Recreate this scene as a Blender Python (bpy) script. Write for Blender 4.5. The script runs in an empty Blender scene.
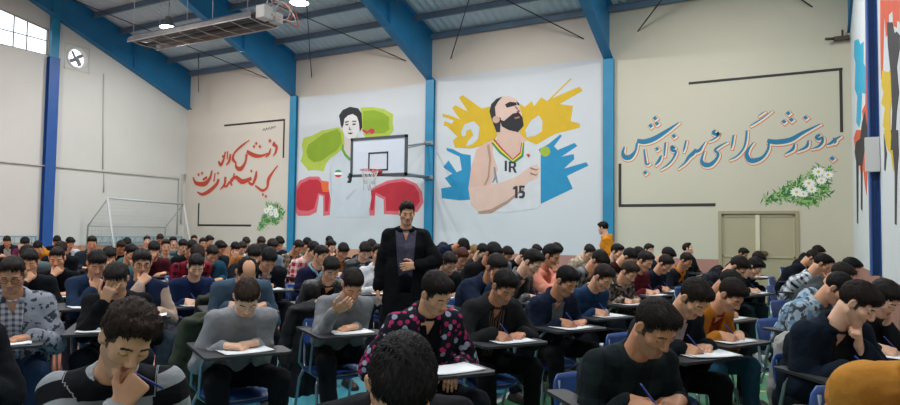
"""Exam in a sports hall: procedural scene."""
import bpy, bmesh, math, random
import numpy as np
from mathutils import Matrix, Vector
from mathutils.geometry import tessellate_polygon
LAMP = 215.
WORLD = 1.35
EXPO = -0.28
PEOPLE = [
 ('n1', 16.392, -13.58, -42, 0.95, {'lean': 26, 'nod': 40, 'hyaw': 28, 'hroll': -8, 'rh': 'mouth', 'lh': 'rest'}, 'sweater', ('stripe', '#15171b', '#8b9093'), '#d8d8d8', '#1b1e26', 'curly', 2, 'black and grey striped sweater in the foreground', 'blue pen at his mouth', {'hm': '#2a1d15', 'pen': 'mouth', 'sk': 1}),
 ('n2', 17.426, -13.481, -50, 1.009, {'lean': 34, 'nod': 62, 'rh': 'write', 'lh': 'rest'}, 'sweater', '#15161a', '#d8d8d8', '#1b1e26', 'short', 2, 'black, only his black hair showing at bottom', '', {}),
 ('n3', 13.996, -12.669, -36, 0.95, {'lean': 16, 'nod': 30, 'hyaw': 0, 'rh': 'lap', 'lh': 'rest'}, 'jacket', ('marl', '#8a8e98', '#3a3e48'), ('plaid', '#c9c8cf', '#5b5a6c', 26), '#16273d', 'short', 1, 'white plaid shirt and grey jacket', 'bowing at the left edge', {'glasses': 1, 'sk': 0}),
 ('n4', 12.812, -11.397, -30, 0.976, {'lean': 24, 'nod': 40, 'hyaw': 6, 'rh': 'chin', 'lh': 'rest'}, 'sweater', '#22324a', '#d8d8d8', '#1b1e26', 'short', 1, 'navy sweater with pen at chin', 'elbow on the tablet', {'pen': 'mouth'}),
 ('n5', 14.159, -12.048, -40, 0.976, {'lean': 30, 'nod': 48, 'rh': 'forehead', 'lh': 'rest'}, 'sweater', '#0e1013', '#ddd', '#1b1e26', 'short', 1, 'black sweater with fingers on his forehead', 'behind the striped sweater', {}),
 ('n6', 13.576, -11.477, -34, 0.957, {'lean': 18, 'nod': 16, 'hyaw': 4, 'rh': 'mouth', 'lh': 'rest'}, 'vest', '#1a2540', '#a88f80', '#3c4650', 'short', 1, 'navy vest with beige sleeves', 'in glasses, hand over his mouth', {'glasses': 1, 'sk': 1, 'sleeves': '#b39c8c'}),
 ('n7', 13.278, -10.749, -25, 0.95, {'lean': 26, 'nod': 38, 'hyaw': -6, 'rh': 'write', 'lh': 'across'}, 'sweater', '#1a2747', '#d8d8d8', '#6a6a74', 'short', 1, 'navy crew-neck sweater and grey trousers', 'writing on his tablet', {}),
 ('n8', 15.342, -12.09, -30, 0.95, {'lean': 31, 'nod': 58, 'hyaw': -10, 'rh': 'rest', 'lh': 'across'}, 'sweater', '#84868a', '#d8d8d8', '#121317', 'short', 2, 'light grey sweater with brown hair', 'head deeply bowed over white papers', {'hm': '#33241b', 'watch': 1}),
 ('n9', 14.344, -11.13, -34, 1.043, {'lean': 35, 'nod': 66, 'rh': 'write', 'lh': 'rest'}, 'sweater', '#3f5263', '#d8d8d8', '#1d2129', 'bald', 1, 'slate blue sweater with a thinning crown', 'bowed behind the light grey sweater', {}),
 ('n10', 15.438, -11.224, -32, 0.95, {'lean': 28, 'nod': 52, 'hyaw': -8, 'rh': 'wave', 'lh': 'across', 'side': -4}, 'sweater', '#77797c', '#d8d8d8', '#17181c', 'short', 2, 'mid grey sweater raising his right hand', 'to his face beside the standing man', {}),
 ('n11', 16.578, -11.926, -34, 0.95, {'lean': 18, 'nod': 44, 'hyaw': 10, 'hroll': 10, 'rh': 'lap', 'lh': 'lap'}, 'jacket', ('print', '#191a22', '#a02a5c', '#8d96a8'), '#0c0d10', '#1b1e26', 'quiff', 2, 'dark jacket printed with pink and white', 'looking at his lap', {'sk': 1}),
 ('n12', 16.499, -10.936, -34, 0.95, {'lean': 26, 'nod': 46, 'elb': 0.8, 'rh': 'write', 'lh': 'rest'}, 'jacket', '#1d1f20', ('stripev', '#5c4d44', '#1b1716'), '#0e0f12', 'short', 2, 'black jacket over a brown striped shirt', 'writing with his knees toward the aisle', {'feet': (0.0, -0.06)}),
 ('n13', 16.657, -10.124, -32, 0.95, {'lean': 28, 'nod': 42, 'hyaw': 8, 'side': 4, 'rh': 'write', 'lh': 'rest'}, 'leather', '#172033', '#67696a', '#101114', 'short', 2, 'navy blazer over a grey tee', 'writing beside the black jacket', {}),
 ('n14', 16.684, -9.346, -30, 0.95, {'lean': 30, 'nod': 46, 'hyaw': 5, 'rh': 'write', 'lh': 'across'}, 'sweater', '#1c3350', '#d8d8d8', '#1b1e26', 'short', 1, 'bright navy sweater behind the blazer', 'writing with a white paper in front', {}),
 ('n15', 16.636, -8.23, -28, 0.95, {'lean': 32, 'nod': 46, 'rh': 'write', 'lh': 'rest'}, 'hoodie', ('camo', '#5d5146', '#2e2b28', '#8d8173'), '#d8d8d8', '#1b1e26', 'short', 1, 'brown camouflage jacket', 'leaning over a wide white sheet', {'hm': '#2e221b'}),
 ('n16', 16.643, -7.297, -25, 0.977, {'lean': 24, 'nod': 34, 'rh': 'write', 'lh': 'rest'}, 'sweater', '#561a22', '#d8d8d8', '#1b1e26', 'short', 1, 'maroon sweater in the centre right', 'writing beside the camouflage jacket', {'hm': '#1d1512'}),
 ('n17', 16.702, -6.66, -25, 0.97, {'lean': 30, 'nod': 48, 'rh': 'write', 'lh': 'across'}, 'sweater', '#12192b', '#d8d8d8', '#1b1e26', 'short', 1, 'dark navy top right of maroon', 'hand by his mouth over a paper', {}),
 ('n18', 17.715, -12.145, -46, 0.957, {'lean': 32, 'nod': 44, 'hyaw': 10, 'rh': 'write', 'lh': 'rest'}, 'sweater', ('plaid', '#1e282a', '#10161a', 7), '#d8d8d8', '#101216', 'short', 2, 'dark green check sweater in the right foreground', 'writing with a blue pen', {'pen': 'write', 'hm': '#1d1612'}),
 ('n19', 17.629, -10.89, -34, 0.977, {'lean': 32, 'nod': 54, 'rh': 'write', 'lh': 'rest'}, 'jacket', '#12181e', '#b9a5a2', '#0d0e11', 'short', 2, 'black jacket over a pale pink shirt', 'writing behind the dark green check', {}),
 ('n20', 17.746, -10.157, -30, 0.95, {'lean': 34, 'nod': 50, 'rh': 'write', 'lh': 'rest'}, 'leather', '#a86a22', '#7a2e16', '#24485c', 'short', 2, 'orange jacket and blue jeans', 'writing at the aisle', {}),
 ('n21', 17.601, -8.994, -25, 0.961, {'lean': 34, 'nod': 58, 'rh': 'write', 'lh': 'rest'}, 'hoodie', '#17181d', '#d8d8d8', '#1b1e26', 'short', 1, 'black hoodie with red lining', 'bowed behind the orange jacket', {'collar': '#a01820'}),
 ('n22', 17.466, -7.331, -20, 1.048, {'lean': 38, 'nod': 60, 'rh': 'write', 'lh': 'rest'}, 'hoodie', ('marl', '#16181d', '#2b2e36'), '#d8d8d8', '#1b1e26', 'short', 1, 'black hoodie with white trim near the door', 'bowed low, blurred', {}),
 ('n23', 17.627, -6.494, -20, 0.99, {'lean': 34, 'nod': 55, 'rh': 'write', 'lh': 'rest'}, 'sweater', '#14161b', '#d8d8d8', '#24383f', 'short', 1, 'plain black sweater near the door handle', 'bowed beside the aisle', {}),
 ('n24', 17.334, -2.02, -25, 0.95, {'lean': 20, 'nod': 36, 'rh': 'rest', 'lh': 'rest'}, 'sweater', '#171c26', '#d8d8d8', '#1b1e26', 'short', 0, 'charcoal sweater before the left door leaf', 'hunched in the back row', {}),
 ('n25', 17.466, -3.625, -15, 1.018, {'lean': 36, 'nod': 62, 'rh': 'write', 'lh': 'rest'}, 'sweater', '#0f1114', '#d8d8d8', '#1b1e26', 'short', 0, 'black, topmost head before the door centre', 'bowed to the right', {}),
 ('n26', 16.552, -1.777, -20, 0.95, {'lean': 4, 'nod': -14, 'hyaw': 20, 'rh': 'lap', 'lh': 'lap'}, 'jacket', '#15171a', '#222', '#1b1e26', 'short', 0, 'black jacket gazing up near the door', 'sitting upright', {}),
 ('n27', 16.83, -5.582, -25, 0.95, {'lean': 26, 'nod': 38, 'rh': 'write', 'lh': 'rest'}, 'sweater', '#1a1f28', '#d8d8d8', '#1b1e26', 'short', 0, 'dark top with an orange hood', 'writing left of the door', {'collar': '#a8641e'}),
 ('n30', 15.087, -13.511, -36, 0.95, {'lean': 20, 'nod': 40, 'rh': 'write', 'lh': 'rest'}, 'jacket', '#13151a', '#222', '#1b1e26', 'short', 1, 'black coat cut off by the left edge', 'partly out of frame', {}),
 ('r1', 18.523, -10.936, -50, 0.95, {'lean': 24, 'nod': 42, 'hyaw': 34, 'rh': 'write', 'lh': 'chin'}, 'jacket', '#0f1824', '#222', '#15181d', 'fringe', 2, 'dark navy padded jacket', 'writing toward the right wall', {'sk': 2, 'ch': 0.19}),
 ('r1b', 18.646, -10.149, -36, 0.95, {'lean': 30, 'nod': 44, 'rh': 'write', 'lh': 'cheek'}, 'sweater', '#1d2025', '#d8d8d8', '#1b1e26', 'short', 1, 'black, behind the padded jacket', 'cheek on his hand by the wall', {}),
 ('r4', 18.412, -9.453, -36, 0.967, {'lean': 30, 'nod': 55, 'hyaw': 15, 'rh': 'write', 'lh': 'rest'}, 'hoodie', ('camo', '#6c8aa0', '#9fb3c0', '#4a4c4e'), '#d8d8d8', '#1b1e26', 'short', 1, 'pale blue patterned jacket', 'half hidden by the navy jacket', {}),
 ('r2', 18.439, -7.997, -20, 0.994, {'lean': 34, 'nod': 48, 'rh': 'write', 'lh': 'rest'}, 'hoodie', '#3a3f40', '#d8d8d8', '#1b1e26', 'short', 1, 'dark grey hoodie', 'bowed in profile toward the wall', {'hm': '#211914'}),
 ('r2b', 18.618, -6.786, -6, 0.976, {'lean': 28, 'nod': 44, 'rh': 'rest', 'lh': 'rest'}, 'sweater', '#24262a', '#d8d8d8', '#1b1e26', 'short', 0, 'charcoal, between grey hoodie and wall', 'only his dark hair showing', {}),
 ('r3', 18.315, -6.179, -8, 1.016, {'lean': 34, 'nod': 44, 'rh': 'mouth', 'lh': 'rest'}, 'shirt', ('plaid', '#c8d0d4', '#14263a', 14), '#d8d8d8', '#1b1e26', 'short', 1, 'blue and white plaid shirt', 'hand at his mouth on a blue chair', {}),
 ('r3b', 18.264, -4.179, -10, 1.018, {'lean': 30, 'nod': 50, 'rh': 'rest', 'lh': 'rest'}, 'jacket', '#0f141c', '#222', '#1b1e26', 'short', 0, 'black jacket behind the plaid shirt', 'bowed near the back wall', {}),
 ('r3c', 18.355, -1.16, -8, 1.06, {'lean': 32, 'nod': 52, 'rh': 'rest', 'lh': 'rest'}, 'hoodie', '#1a1d1f', '#d8d8d8', '#1b1e26', 'short', 0, 'dark cap-like hair in the corner', 'hunched by the right wall corner', {}),
 ('m1', 18.726, -12.218, -75, 1.07, {'lean': 44, 'nod': 66, 'rh': 'write', 'lh': 'rest'}, 'sweater', '#a9742f', '#d8d8d8', '#1b1e26', 'short', 2, 'mustard sweater at the right edge', 'bent forward so only his back shows', {'ch': 0.22}),
 ('l1', 2.52, -6.81, -35, 0.998, {'lean': 28, 'nod': 46, 'rh': 'write', 'lh': 'rest'}, 'jacket', '#1d2026', '#bbb', '#1b1e26', 'short', 0, 'dark jacket, back row at the left edge', 'bowed', {}),
 ('l2', 4.957, -7.728, -35, 1.022, {'lean': 32, 'nod': 46, 'rh': 'forehead', 'lh': 'rest'}, 'sweater', '#55203a', '#d8d8d8', '#1b1e26', 'short', 0, 'maroon sweater left of the blue column', 'face in his hand', {}),
 ('l3', 5.909, -7.963, -40, 1.014, {'lean': 36, 'nod': 60, 'rh': 'write', 'lh': 'across'}, 'hoodie', '#a8701f', '#d8d8d8', '#1b1e26', 'short', 0, 'amber jacket beside the blue column', 'bowed low', {'hm': '#0c0b0b'}),
 ('l4', 3.696, -6.406, -32, 1.015, {'lean': 28, 'nod': 46, 'rh': 'write', 'lh': 'rest'}, 'sweater', '#15171d', '#d8d8d8', '#1b1e26', 'short', 0, 'black top right of the blue column', 'bowed in the back row', {}),
 ('l5', 5.544, -7.286, -30, 0.988, {'lean': 26, 'nod': 34, 'hyaw': 28, 'rh': 'write', 'lh': 'across'}, 'leather', '#b5b8bd', '#222', '#1b1e26', 'short', 0, 'white jacket near the blue column', 'turned to the right', {}),
 ('l6', 8.115, -8.432, -30, 0.995, {'lean': 16, 'nod': 26, 'rh': 'rest', 'lh': 'rest'}, 'jacket', '#1e2b36', '#8a6a4c', '#1b1e26', 'short', 0, 'navy jacket with a tan collar', 'looking down in the back left', {'collar': '#8a6a4c'}),
 ('l7', 9.025, -9.47, -30, 1.056, {'lean': 36, 'nod': 60, 'rh': 'write', 'lh': 'across'}, 'sweater', '#16191f', '#d8d8d8', '#1b1e26', 'short', 0, 'broad black sweater seated fourth row left', 'bowed so his crown shows', {'hm': '#241a15'}),
 ('l8', 11.574, -10.965, -38, 0.95, {'lean': 22, 'nod': 26, 'rh': 'mouth', 'lh': 'rest'}, 'sweater', '#0d0f13', '#d8d8d8', '#1b1e26', 'short', 1, 'black sweater with fist at his mouth', 'by a blue chair back', {}),
 ('l9', 10.11, -10.461, -35, 1.039, {'lean': 36, 'nod': 60, 'rh': 'write', 'lh': 'across'}, 'sweater', '#4f5f63', '#ccc', '#1b1e26', 'short', 0, 'teal grey sweater behind white plaid', 'deeply bowed', {}),
 ('l10', 12.133, -11.556, -35, 0.95, {'lean': 22, 'nod': 26, 'rh': 'mouth', 'lh': 'rest'}, 'sweater', '#15181d', '#d8d8d8', '#1b1e26', 'short', 1, 'dark sweater just behind grey jacket', 'hand across his mouth', {}),
 ('l11', 7.835, -7.75, -28, 0.989, {'lean': 28, 'nod': 46, 'rh': 'write', 'lh': 'rest'}, 'sweater', '#121419', '#d8d8d8', '#1b1e26', 'short', 0, 'black top below the small goal', 'bowed', {}),
 ('l12', 6.278, -6.564, -28, 1.07, {'lean': 36, 'nod': 60, 'rh': 'write', 'lh': 'across'}, 'sweater', '#14161c', '#d8d8d8', '#1b1e26', 'short', 0, 'black top behind left, goal side', 'bowed in the rear row', {}),
 ('l13', 11.311, -10.278, -30, 1.001, {'lean': 32, 'nod': 46, 'rh': 'forehead', 'lh': 'rest'}, 'sweater', '#191b21', '#d8d8d8', '#1b1e26', 'short', 0, 'black top between navy sweater and teal hood', 'head in hand', {}),
 ('l14', 10.762, -9.744, -5, 0.953, {'lean': 22, 'nod': 26, 'rh': 'mouth', 'lh': 'rest'}, 'hoodie', '#3c5f62', '#d8d8d8', '#1b1e26', 'short', 1, 'teal green hoodie in profile', 'facing right, hand to chin', {}),
 ('l15', 6.067, -5.891, -30, 0.952, {'lean': 8, 'nod': 8, 'rh': 'rest', 'lh': 'rest'}, 'sweater', '#6c2430', '#d8d8d8', '#1b1e26', 'short', 0, 'deep red sweater, upright in back', 'looking at the camera', {}),
 ('l16', 4.636, -4.522, -30, 1.066, {'lean': 28, 'nod': 46, 'rh': 'write', 'lh': 'rest'}, 'sweater', '#23252b', '#d8d8d8', '#1b1e26', 'short', 0, 'dark grey top in the last row', 'bowed', {}),
 ('l17', 10.519, -9.11, -30, 1.039, {'lean': 32, 'nod': 46, 'rh': 'forehead', 'lh': 'rest'}, 'sweater', '#4a1d24', '#d8d8d8', '#1b1e26', 'short', 0, 'dark maroon sweater behind the glasses', 'hand across his brow', {}),
 ('l18', 9.608, -8.167, -32, 0.95, {'lean': 14, 'nod': 10, 'rh': 'rest', 'lh': 'across'}, 'shirt', ('plaid', '#6e7f7c', '#2e3a3d', 14), '#d8d8d8', '#1b1e26', 'short', 1, 'green grey plaid shirt', 'face lifted, arms folded on his tablet', {}),
 ('l19', 7.283, -6.203, -28, 0.953, {'lean': 8, 'nod': 8, 'rh': 'rest', 'lh': 'rest'}, 'sweater', '#5e7568', '#d8d8d8', '#1b1e26', 'short', 0, 'sage green sweater in the back', 'looking ahead', {}),
 ('l20', 9.14, -7.557, -20, 0.976, {'lean': 20, 'nod': 28, 'rh': 'rest', 'lh': 'cheek'}, 'jacket', '#1d2c3e', '#9fb0bf', '#1b1e26', 'short', 0, 'navy vest with pale blue sleeve', 'chin propped on his fist', {}),
 ('l21', 10.389, -8.446, -22, 1.033, {'lean': 28, 'nod': 46, 'rh': 'write', 'lh': 'rest'}, 'sweater', '#121318', '#d8d8d8', '#1b1e26', 'short', 0, 'black top beside the pale blue sleeve', 'head down', {}),
 ('l22', 6.005, -4.615, -30, 0.966, {'lean': 8, 'nod': 8, 'rh': 'rest', 'lh': 'rest'}, 'sweater', '#33363b', '#d8d8d8', '#1b1e26', 'short', 0, 'grey top before the slogan wall', 'upright in the last row', {}),
 ('l23', 8.732, -6.696, -30, 0.95, {'lean': 8, 'nod': 8, 'rh': 'rest', 'lh': 'rest'}, 'sweater', '#3a3f4c', '#d8d8d8', '#1b1e26', 'short', 0, 'blue grey sweater, upright behind red plaid', 'looking ahead', {}),
 ('l24', 6.895, -5.101, -25, 1.035, {'lean': 26, 'nod': 34, 'hyaw': 28, 'rh': 'write', 'lh': 'across'}, 'sweater', '#1a1c22', '#d8d8d8', '#1b1e26', 'short', 0, 'black top, rear row under slogan', 'turned right', {}),
 ('l26', 11.925, -9.659, -25, 1.068, {'lean': 36, 'nod': 60, 'rh': 'write', 'lh': 'across'}, 'shirt', ('plaid', '#8a1f33', '#1c1218', 12), '#d8d8d8', '#1b1e26', 'short', 1, 'crimson plaid shirt', 'bowed behind the navy sweater', {'hm': '#2a1e19'}),
 ('l27', 11.493, -9.046, -22, 0.992, {'lean': 28, 'nod': 46, 'rh': 'write', 'lh': 'rest'}, 'jacket', '#1f4459', '#222', '#1b1e26', 'short', 1, 'petrol blue jacket', 'writing on a white sheet', {'hm': '#231a16'}),
 ('l28', 10.198, -7.794, -20, 0.997, {'lean': 26, 'nod': 34, 'hyaw': 28, 'rh': 'write', 'lh': 'across'}, 'jacket', '#20262c', '#999', '#1b1e26', 'short', 0, 'black puffer with a pale mask area', 'turned aside', {}),
 ('l29', 9.847, -7.169, -18, 1.009, {'lean': 32, 'nod': 46, 'rh': 'forehead', 'lh': 'rest'}, 'sweater', '#9a6838', '#d8d8d8', '#1b1e26', 'short', 0, 'tan brown sweater', 'back half turned, under the slogan', {'hm': '#0b0a0a'}),
 ('l30', 9.432, -6.54, -25, 0.99, {'lean': 28, 'nod': 46, 'rh': 'write', 'lh': 'rest'}, 'sweater', '#c9c9cc', '#d8d8d8', '#1b1e26', 'short', 0, 'white sweater beside the tan one', 'bowed', {}),
 ('l31', 8.23, -5.295, -25, 1.043, {'lean': 28, 'nod': 46, 'rh': 'write', 'lh': 'rest'}, 'sweater', '#5b6266', '#d8d8d8', '#1b1e26', 'short', 0, 'grey top behind the white sweater', 'bowed', {}),
 ('l32', 8.989, -5.619, -28, 1.058, {'lean': 28, 'nod': 46, 'rh': 'write', 'lh': 'rest'}, 'sweater', '#23262e', '#d8d8d8', '#1b1e26', 'short', 0, 'dark top below the left flowers', 'bowed in the back row', {'hm': '#2a1c18'}),
 ('l33', 12.631, -9.391, -30, 1.036, {'lean': 32, 'nod': 46, 'rh': 'forehead', 'lh': 'rest'}, 'jacket', '#14161b', '#333', '#1b1e26', 'short', 1, 'black jacket with hand on his head', 'behind the thinning crown', {}),
 ('l34', 13.317, -9.863, -32, 1.07, {'lean': 36, 'nod': 60, 'rh': 'write', 'lh': 'across'}, 'leather', '#15181e', ('plaid', '#c2c4c8', '#3a3d48', 20), '#1b1e26', 'short', 1, 'dark jacket over a white plaid shirt', 'bowed left of the aisle', {}),
 ('l35', 11.227, -7.707, -22, 1.054, {'lean': 28, 'nod': 46, 'rh': 'write', 'lh': 'rest'}, 'sweater', '#6f8594', '#d8d8d8', '#1b1e26', 'short', 0, 'pale blue top beside the first column', 'bowed', {}),
 ('l36', 9.73, -5.992, -20, 1.07, {'lean': 28, 'nod': 46, 'rh': 'write', 'lh': 'rest'}, 'sweater', '#1b2436', '#d8d8d8', '#1b1e26', 'short', 0, 'navy top touching the first column', 'head down', {}),
 ('l37', 11.824, -8.518, -26, 1.07, {'lean': 36, 'nod': 60, 'rh': 'write', 'lh': 'across'}, 'sweater', '#191a1e', '#d8d8d8', '#1b1e26', 'short', 0, 'black top behind the dark jacket', 'bowed', {}),
 ('c1', 10.661, -6.598, -10, 1.03, {'lean': 28, 'nod': 46, 'rh': 'write', 'lh': 'rest'}, 'shirt', ('plaid', '#9c8d7c', '#3c2c28', 12), '#d8d8d8', '#1b1e26', 'short', 0, 'beige plaid shirt right of first column', 'in profile', {}),
 ('c2', 9.799, -5.369, -12, 1.052, {'lean': 28, 'nod': 46, 'rh': 'write', 'lh': 'rest'}, 'sweater', '#6f8f76', '#d8d8d8', '#1b1e26', 'short', 0, 'mint green sweater', 'bowed toward the right', {}),
 ('c3', 12.195, -8.004, -12, 1.038, {'lean': 28, 'nod': 46, 'rh': 'write', 'lh': 'rest'}, 'shirt', ('plaid', '#9a2a35', '#e0c9c4', 11), '#d8d8d8', '#1b1e26', 'short', 1, 'red and white plaid shirt', 'writing at a blue chair', {}),
 ('c4', 13.248, -9.012, -14, 0.977, {'lean': 24, 'nod': 20, 'hyaw': 10, 'rh': 'rest', 'lh': 'across'}, 'sweater', '#1b1c38', '#d8d8d8', '#1b1e26', 'short', 1, 'indigo sweater with a light blue collar', 'looking right', {'collar': '#7f9fb0'}),
 ('c5', 14.398, -10.135, -35, 0.98, {'lean': 34, 'nod': 40, 'rh': 'rest', 'lh': 'across'}, 'leather', ('leather', '#121315'), '#15171a', '#1b1e26', 'short', 1, 'glossy black leather jacket', 'leaning low behind the mid grey sweater', {'sk': 1}),
 ('c6', 8.833, -3.407, -25, 1.07, {'lean': 28, 'nod': 46, 'rh': 'write', 'lh': 'rest'}, 'sweater', '#2a2d33', '#d8d8d8', '#1b1e26', 'short', 0, 'dark top in the last centre row', 'bowed', {}),
 ('c7', 11.451, -6.548, -20, 0.998, {'lean': 22, 'nod': 26, 'rh': 'mouth', 'lh': 'rest'}, 'hoodie', '#b36a1c', '#d8d8d8', '#1b1e26', 'short', 0, 'orange hoodie in the centre back', 'fist on his cheek', {}),
 ('c8', 12.366, -7.405, -28, 1.02, {'lean': 28, 'nod': 46, 'rh': 'write', 'lh': 'rest'}, 'jacket', '#1d1a18', '#b0641c', '#1b1e26', 'short', 1, 'black jacket with a rust orange lining', 'looking down', {}),
 ('c9', 13.154, -7.858, -38, 1.045, {'lean': 28, 'nod': 46, 'rh': 'write', 'lh': 'rest'}, 'leather', ('leather', '#15181c'), '#23607a', '#1b1e26', 'short', 1, 'black leather jacket over teal shirt', 'bowed left of the standing man', {}),
 ('c10', 12.196, -6.465, -30, 1.059, {'lean': 28, 'nod': 46, 'rh': 'write', 'lh': 'rest'}, 'sweater', '#20242c', '#d8d8d8', '#1b1e26', 'short', 0, 'dark top just behind the teal shirt', 'only his hair showing', {}),
 ('c11', 14.037, -8.676, -42, 0.95, {'lean': 8, 'nod': 8, 'rh': 'rest', 'lh': 'rest'}, 'hoodie', '#c6c8cc', '#d8d8d8', '#1b1e26', 'short', 1, 'white hoodie left of the standing man', 'face turned up to the camera', {}),
 ('d2', 13.446, -6.078, -30, 0.95, {'lean': 8, 'nod': 8, 'rh': 'rest', 'lh': 'rest'}, 'sweater', '#3a1c20', '#d8d8d8', '#1b1e26', 'short', 0, 'dark red top right of the standing man', 'peeking past the coat', {}),
 ('d3', 14.968, -8.93, -32, 0.989, {'lean': 28, 'nod': 46, 'rh': 'write', 'lh': 'rest'}, 'jacket', '#15171b', '#7a1e22', '#1b1e26', 'short', 1, 'black jacket with a red cord', 'writing right of the standing man', {}),
 ('d4', 14.547, -7.729, -40, 1.006, {'lean': 28, 'nod': 46, 'rh': 'write', 'lh': 'rest'}, 'leather', '#c8cacb', '#444', '#1b1e26', 'short', 1, 'white shirt jacket and reddish hair', 'bowed under the stooping man', {'hm': '#4a2216'}),
 ('d5', 13.379, -5.419, -20, 1.057, {'lean': 36, 'nod': 60, 'rh': 'write', 'lh': 'across'}, 'hoodie', '#b9a284', '#d8d8d8', '#1b1e26', 'short', 0, 'cream hoodie', 'bowed behind the white shirt', {'hm': '#8a6a44'}),
 ('d6', 14.126, -6.538, -20, 1.032, {'lean': 28, 'nod': 46, 'rh': 'write', 'lh': 'rest'}, 'sweater', '#2b2422', '#d8d8d8', '#1b1e26', 'short', 0, 'dark brown top beside the cream hoodie', 'bowed', {}),
 ('d7', 15.126, -8.307, -25, 1.07, {'lean': 28, 'nod': 46, 'rh': 'write', 'lh': 'rest'}, 'jacket', '#101114', '#222', '#1b1e26', 'short', 1, 'plain black jacket behind the glasses wearer', 'looking down', {}),
 ('d8', 14.272, -5.927, -22, 0.997, {'lean': 28, 'nod': 46, 'rh': 'write', 'lh': 'rest'}, 'sweater', '#6a6d72', '#d8d8d8', '#1b1e26', 'short', 0, 'ash grey sweater', 'bowed before the pink wall band', {}),
 ('d9', 15.897, -9.855, -32, 1.027, {'lean': 32, 'nod': 46, 'rh': 'forehead', 'lh': 'rest'}, 'jacket', '#141f33', '#111', '#1b1e26', 'short', 1, 'midnight blue jacket', 'in glasses, fist at his mouth', {'glasses': 1}),
 ('e1', 14.186, -5.276, -15, 1.012, {'lean': 36, 'nod': 60, 'rh': 'write', 'lh': 'across'}, 'sweater', '#0d0e10', '#d8d8d8', '#1b1e26', 'short', 0, 'black top, only dark hair seen', 'behind the leather jacket', {}),
 ('e2', 14.065, -4.133, -25, 1.004, {'lean': 28, 'nod': 46, 'rh': 'write', 'lh': 'rest'}, 'sweater', '#8a5a54', '#d8d8d8', '#1b1e26', 'short', 0, 'dusty rose top before the wall', 'bowed in the back row', {}),
 ('e3', 15.885, -9.213, -10, 1.031, {'lean': 28, 'nod': 46, 'rh': 'write', 'lh': 'rest'}, 'leather', ('leather', '#202327'), '#222', '#1b1e26', 'short', 1, 'charcoal leather jacket in profile', 'reading left of the salmon hoodie', {}),
 ('e4', 15.894, -8.589, -5, 1.029, {'lean': 24, 'nod': 28, 'rh': 'mouth', 'lh': 'mouth'}, 'hoodie', '#d98d78', '#d8d8d8', '#1b1e26', 'quiff', 1, 'salmon pink hoodie', 'both hands together at his mouth', {}),
 ('e4b', 14.559, -4.703, -10, 1.039, {'lean': 28, 'nod': 46, 'rh': 'write', 'lh': 'rest'}, 'sweater', '#0c0d0f', '#d8d8d8', '#1b1e26', 'short', 0, 'black, hidden behind the salmon hoodie', 'only a tuft of hair showing', {}),
 ('e5', 15.334, -4.976, -40, 1.032, {'lean': 28, 'nod': 46, 'rh': 'write', 'lh': 'rest'}, 'hoodie', ('plaid', '#b6a892', '#8f8272', 16), '#d8d8d8', '#1b1e26', 'short', 1, 'cream checked hoodie', 'looking down left of the standing orange jacket', {}),
 ('e6', 16.085, -7.664, -25, 1.067, {'lean': 36, 'nod': 60, 'rh': 'write', 'lh': 'across'}, 'shirt', ('plaid', '#7b7f7d', '#22282a', 13), '#d8d8d8', '#1b1e26', 'short', 1, 'grey check shirt', 'bowed behind the bright navy sweater', {}),
 ('e8', 15.89, -5.557, -20, 1.006, {'lean': 22, 'nod': 26, 'rh': 'mouth', 'lh': 'rest'}, 'sweater', '#111318', '#d8d8d8', '#1b1e26', 'short', 1, 'black sweater with fist on chin', 'beside the blue column on the right', {}),
 ('e9', 16.037, -6.204, -15, 1.07, {'lean': 36, 'nod': 60, 'rh': 'write', 'lh': 'across'}, 'sweater', '#2c1216', '#d8d8d8', '#1b1e26', 'short', 0, 'dark burgundy sweater', 'bowed behind the maroon one', {}),
 ('e10', 15.86, -4.412, -15, 1.004, {'lean': 28, 'nod': 46, 'rh': 'write', 'lh': 'rest'}, 'sweater', '#14161a', '#d8d8d8', '#1b1e26', 'short', 0, 'black top between burgundy and maroon', 'crown showing', {}),
 ('e11', 16.041, -3.177, -35, 0.95, {'lean': 8, 'nod': 8, 'rh': 'rest', 'lh': 'rest'}, 'sweater', '#23262b', '#d8d8d8', '#1b1e26', 'short', 0, 'dark top, upright before the wall', 'looking up', {}),
 ('e12', 16.314, -4.988, -15, 1.07, {'lean': 36, 'nod': 60, 'rh': 'write', 'lh': 'across'}, 'sweater', '#1a202c', '#d8d8d8', '#1b1e26', 'short', 0, 'dark blue top with round black hair', 'bowed behind the dark navy top', {}),
 ('s1', 15.075, -9.652, -58, 0.989, {'stand': True, 'lean': 2, 'nod': 15, 'hyaw': 8, 'rh': 'down', 'lh': 'belly'}, 'coat', '#101114', '#4b495a', '#12151c', 'short', 2, 'black overcoat, the proctor', 'standing tall in the middle, one hand at his waist', {'stand': 1, 'sk': 1}),
 ('s2', 15.531, -3.697, -160, 0.95, {'stand': True, 'lean': 6, 'nod': 10, 'hyaw': -30, 'rh': 'down', 'lh': 'down'}, 'hoodie', '#b9771a', '#d8d8d8', '#1b1e26', 'short', 1, 'amber orange jacket, standing', 'seen from behind by the blue column', {'stand': 1}),
 ('s3', 13.99, -7.151, -20, 0.97, {'stand': True, 'lean': 58, 'nod': 74, 'rh': 'hang', 'lh': 'hang'}, 'sweater', '#131a30', '#d8d8d8', '#1b1e26', 'short', 1, 'dark navy top, stooping', 'bent over a desk right of the proctor', {'stand': 1}),
]
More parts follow.
